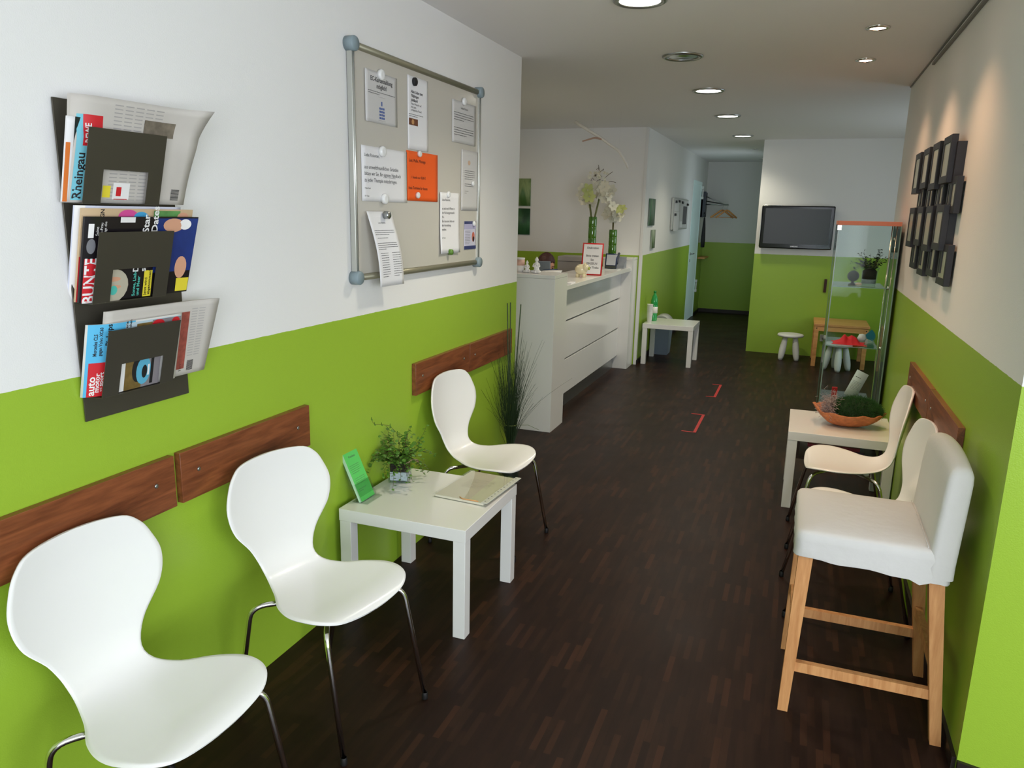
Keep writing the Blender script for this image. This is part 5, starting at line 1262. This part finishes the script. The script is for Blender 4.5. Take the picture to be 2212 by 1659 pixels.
picture(facing_cam(-1.52, 1.37, YB - .0175), .292, .285, 'lower dark green picture on the wall behind the counter', (30, 66, 36), (62, 110, 64), None, 'green pictures behind the counter')
picture(onleft(8.42, 1.50, .0635), .315, .288, 'tall green and grey plant picture on the corridor wall', (120, 128, 120), (60, 116, 74), None, 'small pictures on the corridor wall')
picture(onleft(8.635, 1.247, .0635), .21, .205, 'small pale green picture below the tall one on the corridor wall', (158, 166, 150), (96, 132, 72), None, 'small pictures on the corridor wall')
# small notice board in the corridor
t = thing('notice_board', 'small crowded magnetic notice board on the corridor wall', 'notice board', (.05, 10.6, 1.43))
b = MB(); b.box(.048, .075, 9.93, 11.22, 1.435, 1.835, bev=.003); b.build('board', M['alu'], t)
b = MB(); b.box(.0752, .0765, 9.96, 11.19, 1.45, 1.82); b.build('surface', M['paper2'], t)
for k, (y0, y1, z0, z1, mm) in enumerate(((10.0, 10.42, 1.42, 1.66, 'paper'), (10.0, 10.35, 1.67, 1.80, 'paper'), (10.45, 10.7, 1.55, 1.80, 'paper2'), (10.75, 11.1, 1.5, 1.74, 'ink'), (10.5, 10.72, 1.46, 1.54, 'paper'))):
    b = MB(); b.box(.077, .079, y0, y1, z0, z1); tag(b.build('board_notice', M[mm]), ('large white sheet at the lower left of the corridor notice board', 'white sheet at the upper left of the corridor notice board', 'grey sheet in the middle of the corridor notice board', 'dark photo sheet at the right of the corridor notice board', 'small white slip low on the corridor notice board')[k], 'notice', 'sheets on the corridor notice board')
for k, (y, z) in enumerate(((10.08, 1.79), (10.34, 1.80), (10.62, 1.79), (11.1, 1.77), (10.06, 1.63))):
    b = MB(); b.box(.079, .095, y - .05, y + .05, z - .018, z + .012, bev=.003); tag(b.build('bulldog_clip', M['black']), 'black clip on the corridor notice board, ' + ('top left corner', 'second along the top', 'third along the top', 'top right corner', 'above the large white sheet')[k], 'clip', 'black clips on the notice board')

# ================================================================== COAT RACK, HANGERS, UMBRELLA
t = thing('coat_rack', 'dark wall panel with a steel coat arm at the end of the corridor', 'coat rack', (.05, 13.1, 1.6))
b = MB(); b.box(.047, .075, 12.84, 13.40, 1.60, 2.0, bev=.002); b.box(.0475, .12, 12.84, 12.86, 1.60, 2.0); b.build('panel', mat('anthracite_panel', (66, 70, 80), .5), t)
b = MB(); b.tube([(.08, 12.9, 1.80), (.47, 12.9, 1.80)], .009, 8); b.tube([(.08, 13.3, 1.86), (.47, 12.9, 1.80)], .009, 8); b.tube([(.08, 12.9, 1.94), (.40, 12.9, 1.81)], .007, 8); b.build('arm', M['steel'], t)
def hanger(yo, a, label, cx=.43):
    t = thing('coat_hanger', label, 'coat hanger', (cx, 12.9 + yo, 1.6), 'wooden hangers on the coat arm')
    cy = 12.9 + yo; dx, dy = math.cos(a), math.sin(a)
    def q(u, z): return (cx + u * dx, cy + u * dy, z)
    b = MB(); b.tube(bend([q(-.20, 1.60), q(-.02, 1.715), q(.02, 1.715), q(.20, 1.60)], .03, 3), .015, 8); b.tube([q(-.19, 1.603), q(.19, 1.603)], .006, 6); b.build('shoulder', M['pine'], t)
    b = MB(); b.tube(bend([q(0, 1.715), q(0, 1.765), q(.02, 1.785), q(.02, 1.812), q(-.012, 1.812)], .012, 3), .002, 6); b.build('hook', M['steel'], t)
hanger(-.005, .75, 'front wooden coat hanger nearer the tip of the steel arm', .455); hanger(.005, .60, 'rear wooden coat hanger nearer the dark panel', .385)
t = thing('umbrella', 'closed black umbrella hanging below the dark coat panel', 'umbrella', (.15, 12.88, 1.1))
b = MB(); b.lathe([(0, 0), (.03, .005), (.034, .12), (.026, .3), (.012, .47), (0, .47)], (.125, 12.80, 1.12), 14); b.build('canopy', M['inkblack'], t)
b = MB(); b.tube(bend([(.125, 12.80, 1.59), (.125, 12.80, 1.66), (.115, 12.835, 1.68), (.11, 12.845, 1.65)], .02, 4), .007, 8); b.build('handle', M['black'], t)
b = MB(); b.box(.047, .16, 12.90, 13.45, .93, .955, bev=.003); tag(b.build('wall_shelf', M['pine']), 'narrow wooden ledge low on the green wall at the corridor end', 'shelf')

# ================================================================== TELEVISION AND CHILDREN'S CORNER
t = thing('television', 'flat black television with a silver lit edge on the end wall', 'television', (1.55, YT, 1.25))
b = MB(); b.box(1.160, 1.958, YT - .075, YT - .03, 1.262, 1.755, bev=.012, seg=3); b.build('casing', M['blackgloss'], t)
b = MB(); b.box(1.20, 1.918, YT - .0765, YT - .0752, 1.318, 1.722); b.build('screen', M['screen'], t)
b = MB(); b.box(1.4, 1.7, YT - .03, YT - .001, 1.4, 1.6); b.build('wall_mount', M['black'], t)
b = MB(); b.text(facing_cam(1.52, 1.29, YT - .0756), 'SAMSUNG', .03, 0, .018, 'CENTER', bold=True); b.build('logo', mat('silver_logo', (200, 200, 204), .3, emit=.25), t)  # weak glow put into the silver lettering to brighten it
b = MB(); b.box(1.156, 1.161, YT - .077, YT - .06, 1.28, 1.74, bev=.002); b.box(1.18, 1.38, YT - .077, YT - .06, 1.754, 1.758, bev=.001); b.build('chrome_edge', M['chrome'], t)
b = MB(); b.box(1.925, 1.955, YT - .02, YT - .001, .77, .925, bev=.003); tag(b.build('wall_holder', mat('dark_red_holder', (62, 28, 22), .5)), 'narrow dark holder on the green wall left of the glass cabinet', 'wall holder')
t = thing('wall_socket', 'white wall socket low on the green television wall', 'socket', (1.985, YT, .2))
b = MB(); b.box(1.945, 2.025, YT - .012, YT - .001, .19, .27, bev=.003); b.build('plate', M['white'], t)
b = MB(); b.cyl((1.985, YT - .013, .23), .02, .0015, 20, 'Y'); b.build('insert', M['paper2'], t)
def childs_stool(cx, cy, a, label):
    t = thing('childrens_stool', label, 'stool', (cx, cy, 0), 'white plastic children\'s stools')
    b = MB(); b.lathe([(0, .265), (.12, .265), (.14, .27), (.148, .283), (.14, .296), (.12, .3), (0, .3)], (cx, cy, 0), 32); b.build('seat', M['whitematte'], t)
    for k in range(4):
        an = a + PI / 4 + k * PI / 2; tx, ty = cx + .075 * math.cos(an), cy + .075 * math.sin(an); fx, fy = cx + .125 * math.cos(an), cy + .125 * math.sin(an)
        b = MB(); N = 10; rs = [.022, .030, .034, .036, .037, .0365, .035, .033, .031, .028, .026]; rings = []
        for i in range(N + 1):
            f_ = i / N; c_ = Vector((fx + (tx - fx) * f_, fy + (ty - fy) * f_, .266 * f_)); rings.append([b.bm.verts.new(c_ + Vector((rs[i] * math.cos(q * PI / 7), rs[i] * math.sin(q * PI / 7), 0))) for q in range(14)])
        fs = [b.bm.faces.new((A[q], A[(q + 1) % 14], B[(q + 1) % 14], B[q])) for A, B in zip(rings, rings[1:]) for q in range(14)]; b._f(fs, True); b._f([b.bm.faces.new(rings[0][::-1]), b.bm.faces.new(rings[-1])], False)
        b.build('leg', M['whitematte'], t)
childs_stool(1.617, 9.36, 0, 'white children\'s stool under the television')
childs_stool(2.115, 8.90, PI / 4 + .1, 'white children\'s stool seen through the glass cabinet')
t = thing('childrens_table', 'small pine children\'s table behind the glass cabinet', 'table', (2.14, 9.3, 0))
b = MB(); b.box(1.85, 2.42, 9.02, 9.63, .455, .478, bev=.002); b.build('tabletop', M['pine'], t)
b = MB(); b.box(1.905, 2.365, 9.03, 9.048, .40, .455); b.box(1.905, 2.365, 9.6, 9.618, .40, .455); b.box(1.86, 1.878, 9.075, 9.575, .40, .455); b.box(2.392, 2.41, 9.075, 9.575, .40, .455); b.build('apron', M['pine'], t)
for x in (1.86, 2.365):
    for y in (9.028, 9.575):
        b = MB(); b.box(x, x + .045, y, y + .045, 0, .455, bev=.002); lg = b.build('leg', M['pine'], t)
        if y < 9.1:
            b = MB(); b.cyl((x + .022, y - .001, .43), .006, .0015, 10, 'Y'); b.build('bolt', M['black'], lg)

# ================================================================== BOTTLE, CUPS, BIN
t = thing('water_bottle', 'green plastic water bottle on the far side table', 'bottle', (.150, 8.56, TZ))
b = MB(); b.lathe([(0, 0), (.036, 0), (.040, .01), (.040, .06), (.037, .07), (.040, .08), (.040, .17), (.037, .18), (.040, .19), (.038, .23), (.026, .275), (.014, .30), (.0135, .318), (0, .318)], (.150, 8.56, TZ), 24); b.build('bottle_body', mat('green_plastic', (46, 158, 84), .12, coat=.4), t)
b = MB(); b.lathe([(0, .314), (.016, .314), (.016, .335), (0, .337)], (.150, 8.56, TZ), 16); b.build('cap', mat('green_cap', (24, 132, 60), .4), t)
b = MB(); b.lathe([(.0402, .09), (.0408, .09), (.0408, .16), (.0402, .16)], (.150, 8.56, TZ), 24); b.build('bottle_label', M['whitep'], t)
for k in range(7):
    z = TZ + k * .018
    b = MB(); b.lathe([(0, .001), (.024, .0), (.034, .092), (.0355, .094), (.0335, .094), (.023, .004), (0, .005)], (.133, 8.40, z), 20)
    tag(b.build('paper_cup', M['whitep']), ('white disposable cup at the bottom of the stack by the green bottle', 'white disposable cup in the stack, second from the bottom', 'white disposable cup in the stack, third from the bottom', 'white disposable cup in the middle of the stack', 'white disposable cup in the stack, third from the top', 'white disposable cup in the stack, second from the top', 'white disposable cup at the top of the stack by the green bottle')[k], 'cup', 'stack of cups on the far table')
t = thing('waste_bin', 'blue-grey swing lid waste bin behind the far side table', 'waste bin', (.19, 9.04, 0))
b = MB(); c = []
for z, g in ((0, 0), (.36, .018)): c += [(.085 - g, 8.94 - g, z), (.265 + g, 8.94 - g, z), (.265 + g, 9.16 + g, z), (.085 - g, 9.16 + g, z)]
b.hexa(c); b.build('bin_body', mat('bluegrey_plastic', (128, 142, 158), .5), t)
b = MB(); fs = []; N = 12; A = []; B = []
for i in range(N + 1):
    a = PI * i / N; x = .175 - .108 * math.cos(a); z = .36 + .105 * math.sin(a); A.append(b.bm.verts.new((x, 8.922, z))); B.append(b.bm.verts.new((x, 9.178, z)))
fs = [b.bm.faces.new((A[i], A[i + 1], B[i + 1], B[i])) for i in range(N)]; b._f(fs, True); b._f([b.bm.faces.new(A[::-1]), b.bm.faces.new(B), b.bm.faces.new((A[0], B[0], B[-1], A[-1]))], False); b.build('swing_lid', mat('grey_lid', (176, 176, 172), .5), t)

# ================================================================== RED TAPE ON THE FLOOR
for (x0, x1, y0, y1, lb) in ((.915, 1.025, 5.72, 6.30, 'red angle of floor tape, the one nearer the camera'), (.95, 1.04, 6.985, 7.55, 'red angle of floor tape, the farther one by the counter')):
    b = MB(); b.box(x1 - .022, x1, y0, y1, .0, .0012); b.box(x0, x1 - .022, y0, y0 + .016, 0, .0012); b.box(x0, x1 - .022, y1 - .016, y1, 0, .0012)
    tag(b.build('floor_tape', mat('red_tape', (176, 26, 24), .5)), lb, 'floor tape', 'red tape marks on the floor')
